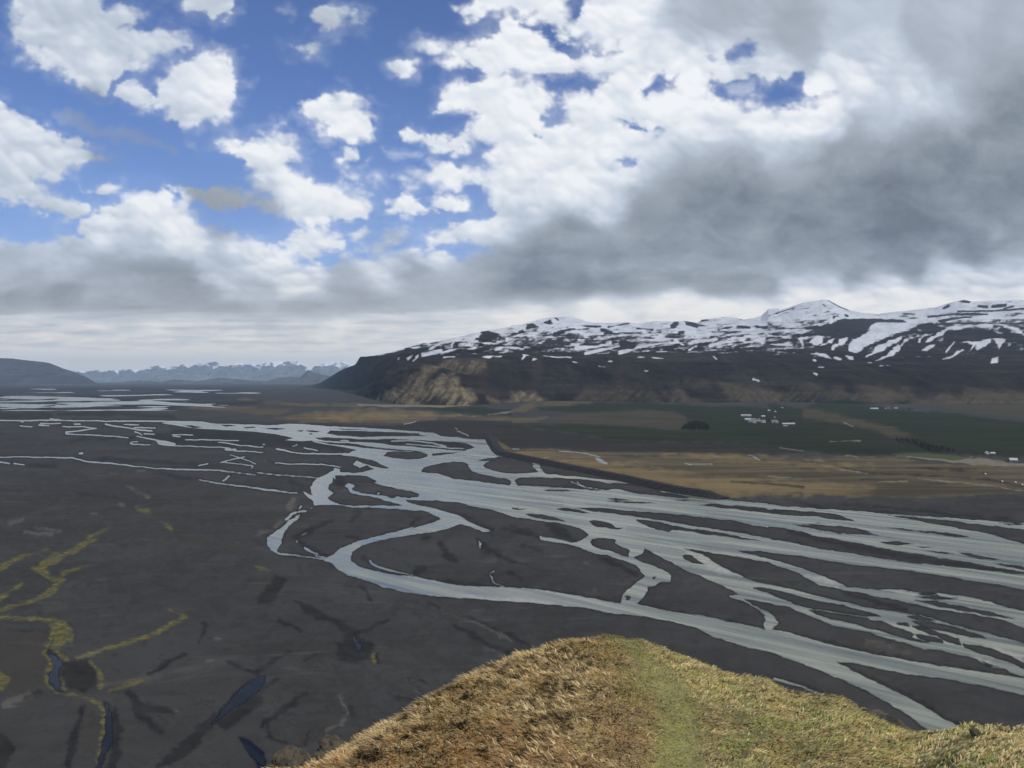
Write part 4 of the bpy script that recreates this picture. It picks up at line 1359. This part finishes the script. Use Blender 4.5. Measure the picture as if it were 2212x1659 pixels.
# shallow trodden path winding to the brow
hy_scr = HOR + (CAM_H - HZ) / HD * F
pth = 0.78 * smooth(-16, 9, sd_line(np.broadcast_to(hx, HZ.shape), hy_scr, P('b2: 1330,1900 1400,1659 1440,1400 1420,1150 1350,980 1250,850 1150,720 1060,620 960,520'), [24, 20, 16, 11, 6, 3]) + 12 * fbm(HX / 0.35, HD / 0.35, 4, 77))
HZ = HZ - pth * 0.07
# beyond the brow the hill falls away as a steep rocky flank
rows_x, rows_d, rows_z = [HX], [HD], [HZ]
for j, (dd, dz) in enumerate(((0.25, .12), (0.6, .42), (1.2, 1.3), (2.2, 3.2), (4, 7), (8, 16), (16, 34), (30, 60), (48, 85), (70, 112))):
    n_ = perlin(hx / 25.0, hx * 0 + j * 1.7, 61) * min(2.5, dz * 0.12)
    rows_d.append((DC + dd)[None, :])
    rows_x.append(((hx - 512) / F * (DC + dd))[None, :])
    rows_z.append(np.maximum(HZ[-1] - dz + n_, -2.0)[None, :])
hill_V = np.stack([np.concatenate(rows_x), np.concatenate(rows_d), np.concatenate(rows_z)], -1)
pth_full = np.concatenate([pth, np.zeros((10, len(hx)))])


def turf_zones(X, Y, sx):
    """share of green and of rusty grass at a place; sx = bearing of the place"""
    n1 = fbm(X / 1.3, Y / 1.0, 4, 901)
    n2 = fbm(X / 0.5, Y / 0.5, 3, 931)
    green = smooth(-0.25, 0.35, (sx - 640 - 18 * (10 - Y)) / 120 + n1 * 0.9 + n2 * 0.4) * smooth(1100, 980, sx + 60 * n1)
    green = green * (0.45 + 0.55 * smooth(0.1, -0.35, n2 + n1 * 0.4))
    rust = smooth(-0.1, 0.4, n1 * 0.9 + 0.35 - np.abs(Y - 8.6 - (sx - 500) / 400) * 0.30) * smooth(700, 600, sx)
    return np.clip(green, 0, 1), np.clip(rust, 0, 1)


gz_, rz_ = turf_zones(hill_V[..., 0], hill_V[..., 1], np.broadcast_to(hx, hill_V.shape[:2]))
gz_ = np.maximum(gz_, pth_full * 0.9)
hm = NT('hill_turf')
n1 = hm.noise(2.2, 6, 0.7)
n2 = hm.noise(14.0, 5, 0.7)
c = hm.mix(hm.mapr(n1, 0.35, 0.65), (0.18, 0.132, 0.058), (0.36, 0.27, 0.125))
c = hm.mix(hm.attr('rusty'), c, (0.24, 0.145, 0.060))
c = hm.mix(hm.attr('green'), c, hm.mix(n1, (0.17, 0.185, 0.058), (0.30, 0.30, 0.10)))
c = hm.mix(hm.mapr(n2, 0.4, 0.75, 0, 0.6), c, (0.075, 0.053, 0.026))
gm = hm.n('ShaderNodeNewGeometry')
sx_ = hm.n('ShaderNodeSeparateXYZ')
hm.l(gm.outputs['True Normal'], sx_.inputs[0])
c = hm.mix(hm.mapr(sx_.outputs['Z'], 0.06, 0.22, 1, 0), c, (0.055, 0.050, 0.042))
hill_mat = hm.set(Base_Color=c, Roughness=0.95, Normal=hm.bump(n2, 0.05, 0.7))
hill = link('hill', grid_mesh('hill', hill_V, {'green': gz_, 'rusty': rz_}), hill_mat, kind='structure')

# grass blades, combed down the slope
rng = np.random.default_rng(5)
NB = 380000
bq = rng.uniform(0, 1, NB * 2)
bx = rng.uniform(210, 1110, NB * 2)
dc = np.interp(bx, hx, DC)
bd = 4.6 + (dc + 0.15 - 4.6) * np.sqrt(bq)
keep = rng.uniform(0, 1, NB * 2) < 0.5
bx, bd, dc = bx[keep], bd[keep], dc[keep]
# surface height under each blade (bilinear in the hill's own grid)
ci = np.clip(np.interp(bx, hx, np.arange(len(hx))), 0, len(hx) - 1.001)
qi = np.clip(((bd - D_IN) / (dc - D_IN)), 0, 1) ** (1 / 0.85) * (len(q) - 1)
qi = np.clip(qi, 0, len(q) - 1.001)
c0, r0 = ci.astype(int), qi.astype(int)
cf, rf_ = ci - c0, qi - r0
bz = (HZ[r0, c0] * (1 - rf_) * (1 - cf) + HZ[r0 + 1, c0] * rf_ * (1 - cf) + HZ[r0, c0 + 1] * (1 - rf_) * cf + HZ[r0 + 1, c0 + 1] * rf_ * cf)
bX = (bx - 512) / F * bd
bp = pth[r0, c0]
n_b = len(bx)
gsh, rsh = turf_zones(bX, bd, bx)
clump = fbm(bX / 0.42 + 0.25 * bd, bd / 0.34, 3, 821, 0.55, billow=True)
lf = smooth(640, 560, bx)
length = (0.034 + 0.068 * rng.uniform(0, 1, n_b)) * (0.75 + 0.5 * np.clip(clump, -0.5, 1)) * (1 - 0.55 * bp) * (0.75 + 0.3 * lf)
wind = fbm(bX / 1.6, bd / 1.6, 2, 951) * 1.4
base_az = math.radians(-12) - math.radians(140) * smooth(700, 560, bx) + wind + rng.normal(0, 0.6, n_b)
lean = np.clip(rng.normal(0.98, 0.22, n_b), 0.3, 1.4)
dirx, diry = np.cos(base_az) * np.sin(lean), np.sin(base_az) * np.sin(lean)
dirz = np.cos(lean)
wd_ = rng.uniform(0.004, 0.0075, n_b)
px_, py_ = -np.sin(base_az), np.cos(base_az)
# turn widths partly toward a random side so that no blade is edge-on everywhere
ang = rng.uniform(0, math.pi, n_b)
sxv, syv = px_ + 0.35 * np.cos(ang), py_ + 0.35 * np.sin(ang)
P0 = np.stack([bX, bd, bz - 0.015], -1)
D1 = np.stack([dirx, diry, dirz], -1)
S_ = np.stack([sxv, syv, 0 * sxv], -1) * wd_[:, None]
mid_ = P0 + D1 * (length * 0.55)[:, None] + np.array([0, 0, 1.0]) * (length * 0.10)[:, None]
D2 = np.stack([dirx * 1.15, diry * 1.15, dirz * 0.45], -1)
tip = mid_ + D2 * (length * 0.5)[:, None]
BV = np.stack([P0 - S_, P0 + S_, mid_ + S_ * 0.8, mid_ - S_ * 0.8, tip + S_ * 0.15, tip - S_ * 0.15], 1).reshape(-1, 3)
bi = np.arange(n_b)[:, None] * 6
BQ = np.concatenate([bi + np.array([0, 1, 2, 3]), bi + np.array([3, 2, 4, 5])], 0)
straw = np.array([0.66, 0.50, 0.235]); rusty = np.array([0.52, 0.30, 0.115]); grn = np.array([0.36, 0.38, 0.11]); dead = np.array([0.12, 0.078, 0.034]); pale_ = np.array([0.80, 0.67, 0.39])
r1 = rng.uniform(0, 1, n_b)[:, None]
colr = np.where(r1 < 0.60, straw, np.where(r1 < 0.84, pale_, dead))
colr = np.where(rng.uniform(0, 1, n_b)[:, None] < rsh[:, None] * 0.28, rusty, colr)
colr = np.where(rng.uniform(0, 1, n_b)[:, None] < np.maximum(gsh * 0.58, bp * 0.95)[:, None], grn, colr)
pt1 = fbm((bX + 0.5 * bd) / 0.55, (bd - 0.5 * bX) / 0.22, 4, 971, 0.6)
pt2 = fbm(bX / 0.16, bd / 0.16, 2, 985)
dk = (smooth(0.06, 0.30, pt1 + 0.35 * pt2) * (0.25 + 0.75 * lf) * (1 - 0.8 * bp))[:, None]
colr = np.where(rng.uniform(0, 1, n_b)[:, None] < dk * 0.9, dead * 0.8, colr)
colr = colr * (1 + 0.45 * np.clip(-pt1 - 0.05, -0.4, 0.5) + 0.3 * pt2)[:, None]
colr = colr * rng.uniform(0.85, 1.35, n_b)[:, None]
gmat = NT('dry_grass')
gmat.set(Base_Color=gmat.attr('tint', True), Roughness=0.75)
gtl = gmat.n('ShaderNodeBsdfTranslucent')
gmat.l(gmat.attr('tint', True), gtl.inputs['Color'])
gmx = gmat.n('ShaderNodeMixShader')
gmx.inputs[0].default_value = 0.38
gmat.l(gmat.b.outputs[0], gmx.inputs[1])
gmat.l(gtl.outputs[0], gmx.inputs[2])
gmat.l(gmx.outputs[0], gmat.out.inputs['Surface'])
grass_o = link('grass', raw_mesh('grass', BV, BQ, {'tint': np.repeat(colr, 6, 0)}, True), gmat.m, kind='stuff')
tag(grass_o, 'dry straw and green grass covering the foreground hilltop', 'grass')

# mossy rocks on the edges of the hilltop
def rock_mesh(seed, rx, ry, rz):
    n, m = 40, 28
    th, ph = np.meshgrid(np.linspace(0, 2 * math.pi, n, endpoint=False), np.linspace(0.02, math.pi - 0.02, m))
    ux, uy, uz = np.sin(ph) * np.cos(th), np.sin(ph) * np.sin(th), np.cos(ph)
    r = 1 + 0.30 * fbm(ux * 1.7 + seed, uy * 1.7 + uz * 1.3, 3, seed) + 0.22 * fbm(ux * 4 + uz, uy * 4 - uz * 3, 3, seed + 3, 0.6, billow=True)
    r = np.round(r * 9) / 9 * 0.5 + r * 0.5
    V = np.stack([ux * r * rx, uy * r * ry, uz * r * rz], -1)
    idx = np.arange(n * m).reshape(m, n)
    Q = np.stack([idx[:-1], np.roll(idx[:-1], -1, 1), np.roll(idx[1:], -1, 1), idx[1:]], -1).reshape(-1, 4)
    return raw_mesh('rock', V.reshape(-1, 3), Q[:, ::-1], None, False)


rm = NT('mossy_rock')
rn = rm.noise(5.0, 6, 0.7)
rg = rm.n('ShaderNodeNewGeometry')
rs = rm.n('ShaderNodeSeparateXYZ')
rm.l(rg.outputs['Normal'], rs.inputs[0])
rc = rm.mix(rm.mapr(rn, 0.35, 0.65), (0.030, 0.026, 0.020), (0.10, 0.082, 0.058))
rc = rm.mix(rm.math('MULTIPLY', rm.mapr(rs.outputs['Z'], 0.55, 0.95), rm.mapr(rn, 0.46, 0.62)), rc, (0.085, 0.075, 0.032))
rock_mat = rm.set(Base_Color=rc, Roughness=0.95, Normal=rm.bump(rn, 0.06, 0.8))
for (sx, sy, d, rx, ry, rz, seed, lab) in (
        (925, 2462, 9.5, .20, .25, .22, 1, 'brown mossy rock lowest on the left edge of the hilltop'),
        (1050, 2414, 10.3, .15, .2, .20, 2, 'small mossy rock with a pointed top on the left edge of the hilltop'),
        (1010, 2440, 10.0, .10, .16, .12, 3, 'dark low stone between the two mossy rocks'),
        (2790, 2292, 10.7, .16, .16, .08, 4, 'brown flat rock on the right-hand brow of the hill'),
        (2838, 2312, 10.4, .15, .16, .08, 5, 'dark rock just below the flat rock on the right-hand brow'),
        (3112, 2338, 8.6, .045, .06, .035, 6, 'dark brown stone sticking out of the turf near the right edge')):
    xx, yy = sx / 3.1875, sy / 3.1875
    o = link('rock', rock_mesh(seed, rx, ry, rz), rock_mat)
    o.location = ((xx - 512) / F * d, d, CAM_H - d * (yy - HOR) / F)
    tag(o, lab, 'rock')

# ------------------------------------------------------------------ sky dome with its clouds (beyond the haze)
sxs = np.arange(-150, 1175, 1.3)
sys_ = np.arange(-70, 392, 1.2)
KX, KY = np.meshgrid(sxs, sys_)
flat = 0.30 + 0.70 * smooth(360, 180, KY)          # clouds look flatter toward the horizon
VYs = np.cumsum(1.0 / flat[:, 0])[:, None] * 1.2 + 0 * KX
b1 = fbm(KX / 70, VYs / 55, 6, 1001, 0.52, billow=True)
b2 = fbm(KX / 26, VYs / 22, 5, 1031, 0.55, billow=True)
b1s = fbm(KX / 70, VYs / 55, 4, 1001, 0.42, billow=True)
b2s = fbm(KX / 26, VYs / 22, 3, 1031, 0.42, billow=True)
f1 = fbm(KX / 120, VYs / 80, 6, 1061, 0.55)
# cumulus bulge outwards in round lobes with dark creases between them
b1, b2, b1s, b2s = 0.42 - b1, 0.42 - b2, 0.45 - b1s, 0.45 - b2s
w1, w2 = fbm(KX / 60, VYs / 45, 4, 1091), fbm(KX / 60, VYs / 45, 4, 1121)
w3, w4 = fbm(KX / 16, VYs / 13, 4, 1151), fbm(KX / 16, VYs / 13, 4, 1181)
CX, CY = KX + 11 * w1 + 5 * w3, KY + (8 * w2 + 4 * w4) * flat
cl = Field(CX, CY, 45.0).text('''
+ s0: 30,130 80,60 60,-100 430,-100 450,40 520,20 600,30 630,70 560,110 560,130 680,130 760,140 800,190 780,230 700,260 640,310 560,290 500,330 440,420 380,400 330,350 230,310 180,260 90,240 40,170
+ s0: 480,400 500,350 580,350 640,390 660,450 600,470 520,430
+ s0: 670,440 690,370 740,280 820,240 900,235 980,260 1000,310 1035,345 960,370 990,400 985,450 1005,500 940,535 860,545 770,550 710,500
+ s0: -700,350 0,405 40,450 120,490 200,540 260,590 370,590 440,630 350,640 470,690 350,710 330,750 250,780 180,790 300,860 380,900 330,950 200,930 130,900 0,850 -700,800
+ s0: 930,620 970,585 1060,600 1160,580 1290,610 1320,690 1310,710 1250,700 1270,750 1340,770 1360,800 1430,790 1520,830 1580,850 1610,900 1580,940 1460,930 1400,970 1300,965 1180,930 1220,890 1150,850 1100,830 1090,790 1040,750 1040,700 1010,660
+ s0: 770,812 880,830 1000,820 1100,830 1220,870 1200,930 1000,905 900,875
+ s0: 1290,470 1310,430 1400,405 1500,415 1560,440 1610,490 1620,550 1600,600 1540,610 1470,590 1440,560 1380,560 1310,520
+ s0: 1450,690 1490,645 1550,655 1565,690 1500,727
+ s0: 1590,765 1650,755 1655,790 1620,795
+ s0: 1465,775 1555,765 1545,795
+ s0: 1540,730 1590,710 1600,740
+ s0: -700,1000 0,1015 60,1050 160,1050 260,1020 360,1020 340,940 470,900 560,860 640,842 740,860 820,900 880,950 960,990 1090,1020 1150,1060 1240,1110 1300,1140 1420,1170 1550,1110 1620,1100 1740,1090 1870,1070 1950,1080 2010,1110 2100,1080 2300,1000 2300,1900 -700,1900
+ s0: 1230,1060 1270,1000 1350,985 1450,1000 1495,1040 1400,1080 1350,1140 1280,1130
+ s0: 1500,1005 1580,975 1620,1010 1540,1027
+ s0: 1560,1070 1650,1010 1735,1015 1690,1065 1640,1110 1560,1110
+ s0: 2300,100 2130,150 2040,190 1960,200 1860,180 1780,205 1860,250 1950,260 1940,310 2050,300 2080,340 1960,350 1890,470 2050,500 1970,560 1830,570 1700,550 1730,610 1840,640 1900,670 2040,660 2060,620 2120,640 2090,720 2050,710 1930,680 1830,710 1840,750 1710,770 1780,810 1900,830 2090,810 2110,870 2130,910 2020,940 1840,1000 1900,1050 2030,1060 2100,1090 2300,1200
+ s0: 1680,890 1760,870 1860,880 1860,915 1780,925
+ s0: 1790,860 1900,850 2030,850 2020,890 1930,895
+ s0: 1355,70 1380,10 1420,5 1480,60 1480,120 1440,145 1370,130
+ s0: 1500,115 1530,75 1580,90 1570,120
+ s0: 810,-60 1030,-60 1000,40 920,50 850,35
+ s0: 1290,210 1370,207 1350,232
+ s0: 1700,297 1760,278 1820,265 1740,318
+ s0: 1990,50 2060,-60 2300,-60 2300,70 2100,80 2020,100
+ s0: 390,815 450,795 500,820 430,830
+ s0: 1160,550 1200,535 1240,555 1190,570
+ s1: -50,-200 3000,-200 3000,2000 -50,2000
- s1: 245,-90 330,-90 300,50 270,80 245,80
- s1: 0,60 60,95 130,110 180,160 260,190 320,180 330,220 270,250 200,200 150,140 60,110 0,100
- s1: 140,340 300,320 330,350 385,360 350,400 290,410 230,430 240,490 200,530 130,540 115,480 165,470 170,420 140,390
- s1: 560,400 590,360 640,330 710,345 660,380 600,415
- s1: 880,255 960,205 1045,195 1050,220 990,260 900,275
- s1: 850,340 900,330 1000,350 1040,330 1100,340 1180,330 1240,300 1260,340 1290,385 1370,400 1370,420 1310,455 1210,465 1150,475 1100,450 1030,440 1010,460 940,430 880,425 860,380
- s1: 360,225 470,222 420,245 370,250
- s1: 480,510 560,530 620,550 580,575 500,550
- s1: 80,575 125,578 120,600
- s1: -10,330 40,340 20,358
- s1: 430,690 480,680 530,670 500,695
''').d
small = smooth(0, 26, np.abs(cl))
b3 = fbm(KX / 13, VYs / 11, 4, 1401, 0.55)
wisp = fbm(KX / 48 + 0.8 * w1, VYs / 30 + 0.8 * w2, 6, 1431, 0.6)
b1e = 0.42 - fbm(KX / 62, VYs / 48, 3, 1001, 0.45, billow=True)
b2e = 0.42 - fbm(KX / 22, VYs / 18, 3, 1031, 0.5, billow=True)
edge = cl + (b1e * 9.0 + b2e * 6.0 + 2.2) * flat + w3 * 2.5 + b3 * 2.2 + (f1 * 5.0 + wisp * 5.0) * flat
edge = np.where(KY > 300, np.maximum(edge, (KY - 300) * 0.8 - 4), edge)
esoft = 4.0 + 7.0 * smooth(-0.3, 0.4, w2 + 0.6 * w4 + 0.5 * wisp)
cover = smooth(-0.75 * esoft, 1.25 * esoft, edge) ** 1.25
fringe = 0.26 * smooth(-15, 6, edge + 9 * wisp) * smooth(-0.45, 0.5, f1 + wisp + 0.2)
cover = np.maximum(cover, np.where(KY < 300, fringe, 0))
# thin veils
veil = 0.45 * smooth(-6, 8, Field(CX, CY, 20.0).text('''
+ s0: 230,490 350,480 420,540 560,545 650,590 780,640 760,660 650,640 500,600 380,580
+ s0: 820,620 860,620 860,655 830,655
+ s0: 1180,30 1260,25 1280,70 1220,80
+ s0: 1350,590 1420,580 1420,610 1360,615
+ s0: 1650,640 1830,660 1800,690 1700,680
+ s0: 1600,940 1700,960 1690,975
+ s0: 1100,340 1040,345 1080,375
+ s1: 860,330 1060,340 1050,430 950,420
''').d + 6 * b2)
hazeband = 0.16 * smooth(70, 300, KY) * smooth(-0.3, 0.4, f1 + 0.3)
cover = np.maximum(cover, np.maximum(veil, hazeband))
# how bright the cloud is, light and shade set by eye as levels, carried by the drifting pattern
LV0 = '''150,100,214 300,230,216 450,60,206 250,60,206 850,300,224 780,500,218 950,480,224 570,400,215 700,200,212 80,600,216 250,620,218 100,750,218 50,480,222 200,850,206 30,800,205 30,960,200
500,580,166 380,520,166 700,630,160 1150,620,236 1180,750,228 1500,900,230 1300,850,228 950,860,166 1120,880,172 1450,480,238 1550,580,228 640,870,240 500,950,216 750,1000,226 600,1050,206 200,1060,198 100,1130,182
300,1100,192 450,1200,176 600,1140,164 700,1200,166 300,1300,150 100,1350,156 500,1340,142 700,1260,156 900,1300,156 1000,1350,150 1000,1200,198 1150,1100,220 1300,1210,214 1100,1250,186 1300,1330,162 1500,1200,176 1600,1300,166
1800,1200,162 1650,1170,214 1900,1090,224 1950,1180,182 2150,1150,166 2100,1250,162 1800,1330,172 2100,250,238 2000,430,236 1900,620,232 1950,770,234 1780,900,226 2150,700,232 2100,1000,222 1350,1020,222 1560,1000,214 1650,1040,184
300,1400,186 100,1400,206 20,1440,184 500,1440,186 300,1500,200 600,1495,190 900,1490,184 1200,1485,184 1600,1480,190 500,1560,206 1000,1420,198 1400,1450,206 1700,1420,208 1400,1540,218 1700,1530,214 100,1520,204 900,1560,206 200,1360,170 2100,1380,210
1420,80,196 1540,100,204 900,20,206 880,1390,172 1000,1405,172 1200,1415,180 1850,1390,206'''
LV1 = '''100,200,238 100,450,236 300,450,236 200,650,232 400,600,234 300,800,228 500,750,226 500,100,236 400,300,232 620,180,226 750,100,192 900,60,178 1100,100,186 1200,150,180 1500,100,190 1900,100,180 2150,150,172 1800,200,170 2100,250,166
1500,200,200 1450,320,228 1700,300,210 1950,350,182 2150,450,156 1850,480,216 1600,500,206 1300,520,240 1000,520,242 750,500,240 720,400,246 850,560,232 1100,590,228 1250,590,236 1000,690,160 750,650,188 900,630,186 1250,690,162 1500,620,176
1400,700,166 1800,600,176 2100,600,166 700,780,156 800,850,166 600,900,166 550,940,152 1000,850,160 1300,780,166 1600,800,152 2000,800,142 1900,900,136 2150,950,136 1500,950,146 1200,950,150 900,950,164 1000,1080,168 700,1050,166 700,1150,156
300,1010,150 150,1060,136 420,890,216 100,900,218 30,1000,192 200,1150,140 100,1250,150 250,1270,148 400,1100,160 450,1250,150 600,1230,164 900,1200,160 1050,1250,160 1300,1140,142 1500,1140,142 1700,1130,142 2000,1050,136 2150,1060,144
100,1350,216 400,1320,220 700,1300,222 1000,1340,226 1300,1230,220 1600,1240,216 1900,1190,212 2150,1150,210 1700,1300,216 2000,1250,212 800,1350,226 1300,1270,220 900,250,226 1100,280,222 1000,200,200 560,620,226 640,700,215 2600,150,170 2600,500,150 2600,900,136 2600,1150,205'''
pts = []
for txt, ox in ((LV0, 0), (LV1, 512)):
    for t in txt.split():
        a, b, v = t.split(',')
        pts.append((ox + float(a) * 2 * K, float(b) * 2 * K, float(v)))
num = np.zeros_like(KX); den = np.full_like(KX, 1e-9)
BX, BY = KX + 13 * w1 + 5 * w3, KY + (9 * w2 + 4 * w4) * flat
for (a, b, v) in pts:
    sg = 14.0 if b < 300 else 11.0
    sgy = sg * (0.45 + 0.55 * float(np.interp(b, [180, 330], [1, 0.35])))
    d2 = ((BX - a) / sg) ** 2 + ((BY - b) / sgy) ** 2
    wgt = np.exp(-np.minimum(d2 * 0.5, 60)) + 0.02 / (1 + d2) ** 2
    num += wgt * v; den += wgt
level = num / den
level = 200 + (level - 200) * 1.2
# the two flat-based grey banks: one broad mass each, soft above, flatter below
BK = Field(KX + 16 * w1 + 5 * w3, KY + (10 * w2 + 3 * w4) * flat, 60.0).text('''
+ s1: -120,1010 0,1000 100,950 250,960 420,1000 520,930 640,880 680,780 760,660 900,630 1100,655 1250,650 1340,610 1500,570 1700,550 1900,440 2000,320 2212,250 3000,200 3000,1050 2212,1085 2000,1125 1700,1170 1400,1205 1200,1250 1000,1268 700,1255 500,1290 350,1262 250,1305 0,1310 -120,1320
''').d
BL = Field(KX + 16 * w1 + 5 * w3, KY + (8 * w2 + 3 * w4) * flat, 50.0).text('''
+ s0: -700,1180 0,1190 300,1150 450,1190 560,1140 700,1170 850,1230 1000,1280 1200,1270 1350,1245 1500,1200 1700,1220 1850,1160 2010,1110 2212,1040 2400,1040 2400,1320 2212,1322 1900,1350 1300,1372 900,1362 400,1352 0,1366 -700,1380
''').d
bm1 = smooth(-14, 26, BK + 8 * f1 + 5 * wisp) * 0.92
bm2 = smooth(-6, 13, BL + 5 * f1 + 4 * wisp) * 0.8
far_t = smooth(560, 900, KX)
lvl1 = 161 - 22 * smooth(0, 55, BK) * (0.5 + 0.5 * far_t) - 10 * smooth(560, 530, KX) * smooth(235, 260, KY) + 34 * f1 + 20 * wisp + 9 * b1s
lvl2 = 177 - 17 * smooth(285, 312, KY) + 28 * f1 + 18 * wisp + 9 * b1s
level = level * (1 - bm1) + (0.72 * lvl1 + 0.28 * level) * bm1
level = level * (1 - bm2 * (1 - bm1)) + (0.6 * lvl2 + 0.4 * level) * bm2 * (1 - bm1)
hb = 0.8 * smooth(288, 304, KY) * (1 - bm1) * (1 - bm2)
lvh = 207 + 19 * smooth(420, 600, KX) + 10 * fbm(KX / 130, KY / 7.0, 4, 1331) - 16 * smooth(-0.02, 0.3, fbm(KX / 75 + 7, KY / 5.0, 4, 1361)) * smooth(620, 450, KX)
level = level * (1 - hb) + lvh * hb
# puffs catch the light on their upper right and shade below
dome_ = np.sqrt(np.clip(edge + 6, 0, 34)) * 1.6
hgt = dome_ + b1e * 12
for _ in range(3):                                  # broad forms only
    hgt = (hgt + np.roll(hgt, 1, 0) + np.roll(hgt, -1, 0) + np.roll(hgt, 1, 1) + np.roll(hgt, -1, 1)) / 5
gy_, gx_ = np.gradient(hgt)
lit = np.clip(gy_ * 0.9 - gx_ * 0.45, -1.2, 1.2)
puff = smooth(170, 215, level)
level = level + lit * (2.0 + 9.0 * puff) * (1 - 0.75 * bm1) * (1 - 0.85 * smooth(285, 310, KY)) + b1e * 14 * (0.3 + 0.7 * puff) + b2e * 4 * puff + f1 * 8 + wisp * 7
level = level + 14 * smooth(780, 900, KX) * smooth(110, 30, KY)
level = np.clip(level - 6 * smooth(300, 250, KY) * smooth(190, 215, level), 120, 250)
# what the air in front takes and gives near the horizon
el = np.maximum((HOR - KY) / F, 0.004)
Tair = np.exp(-2.1e-5 * np.minimum(1245.0 / el, 52000.0))
lv = level / 255.0
lv = ((lv + 0.055) / 1.055) ** 2.4
lv = np.clip((lv - 0.27 * (1 - Tair)) / Tair, 0.15, 0.97)
level = np.clip(255 * (1.055 * lv ** (1 / 2.4) - 0.055), 120, 250)
R = 95000.0
dx, dy = (KX - 512) / F, (384 - KY) / F
dv = np.stack([dx, math.cos(PITCH) + dy * math.sin(PITCH), -math.sin(PITCH) + dy * math.cos(PITCH)], -1)
dv /= np.linalg.norm(dv, axis=-1, keepdims=True)
sky_V = dv * R + np.array([0, 0, CAM_H])
ct = NT('cloudy_sky')
ct.t.nodes.remove(ct.b)
lvl = ct.attr('level')
cc = ct.n('ShaderNodeValToRGB')
cr = cc.color_ramp


def lin(v):
    v = v / 255.0
    return v / 12.92 if v <= 0.04045 else ((v + 0.055) / 1.055) ** 2.4


stops = [(120, (113, 121, 132)), (140, (133, 142, 153)), (160, (153, 161, 171)), (185, (175, 184, 197)), (205, (195, 205, 219)), (225, (219, 226, 236)), (250, (246, 248, 251))]
cr.elements[0].position = 0.0
cr.elements[1].position = 1.0
for i, (p_, rgb) in enumerate(stops):
    pos = (p_ - 120) / 130.0
    if i == 0:
        e = cr.elements[0]
    elif i == len(stops) - 1:
        e = cr.elements[-1]
    else:
        e = cr.elements.new(pos)
    e.color = (lin(rgb[0]), lin(rgb[1]), lin(rgb[2]), 1)
mr = ct.mapr(lvl, 120, 250)
mr.node.interpolation_type = 'LINEAR'
ct.l(mr, cc.inputs['Fac'])
em = ct.n('ShaderNodeEmission')
ct.l(ct.mix(ct.attr('warm'), cc.outputs['Color'], (1.07, 1.0, 0.90), 'MULTIPLY'), em.inputs['Color'])
tr_ = ct.n('ShaderNodeBsdfTransparent')
mxs = ct.n('ShaderNodeMixShader')
ct.l(ct.attr('cover'), mxs.inputs[0])
ct.l(tr_.outputs[0], mxs.inputs[1])
ct.l(em.outputs[0], mxs.inputs[2])
ct.l(mxs.outputs[0], ct.out.inputs['Surface'])
ct.m.cycles.emission_sampling = 'NONE'
link('sky', grid_mesh('sky', sky_V, {'level': level, 'cover': cover, 'warm': smooth(250, 335, KY)}), ct.m, kind='structure')
# the rest of the sky, with broken cloud all round and a gap before the sun
az_w = math.degrees(math.atan((sxs[-1] - 512) / F))
az_l = math.degrees(math.atan((sxs[0] - 512) / F))


def sky_piece(az0, az1, el0, el1, na, ne):
    azg, elg = np.meshgrid(np.radians(np.linspace(az0, az1, na)), np.radians(np.linspace(el0, el1, ne)))
    D = np.stack([np.sin(azg) * np.cos(elg), np.cos(azg) * np.cos(elg), np.sin(elg)], -1)
    pz = np.maximum(D[..., 2], 0.08)
    n_ = fbm(D[..., 0] / pz * 0.9 + 4, D[..., 1] / pz * 0.9, 5, 1501)
    cv = smooth(-0.22, 0.12, n_)
    gap = smooth(math.cos(math.radians(18)), math.cos(math.radians(30)), (D * SUNV).sum(-1))
    lvl_ = np.clip(205 - 90 * n_, 140, 240)
    return link('sky', grid_mesh('sky', D * R * 1.002 + np.array([0, 0, CAM_H]), {'level': lvl_, 'cover': cv * gap * 0.95}), ct.m, kind='structure')


sky_piece(az_w, 360 + az_l, -0.2, 27.0, 300, 60)
sky_piece(0, 360, 27.0, 89.9, 300, 120)

# ------------------------------------------------------------------ the air
hz_m = NT('haze')
hz_m.t.nodes.remove(hz_m.b)
pv = hz_m.n('ShaderNodeVolumePrincipled')
pv.inputs['Color'].default_value = (0.56, 0.77, 1.0, 1)
pv.inputs['Density'].default_value = 1.9e-5
pv.inputs['Anisotropy'].default_value = 0.2
hz_m.l(pv.outputs[0], hz_m.out.inputs['Volume'])
link('haze', box_mesh('haze', -26000, 26000, -4200, 52500, -5, 1350), hz_m.m, kind='stuff')
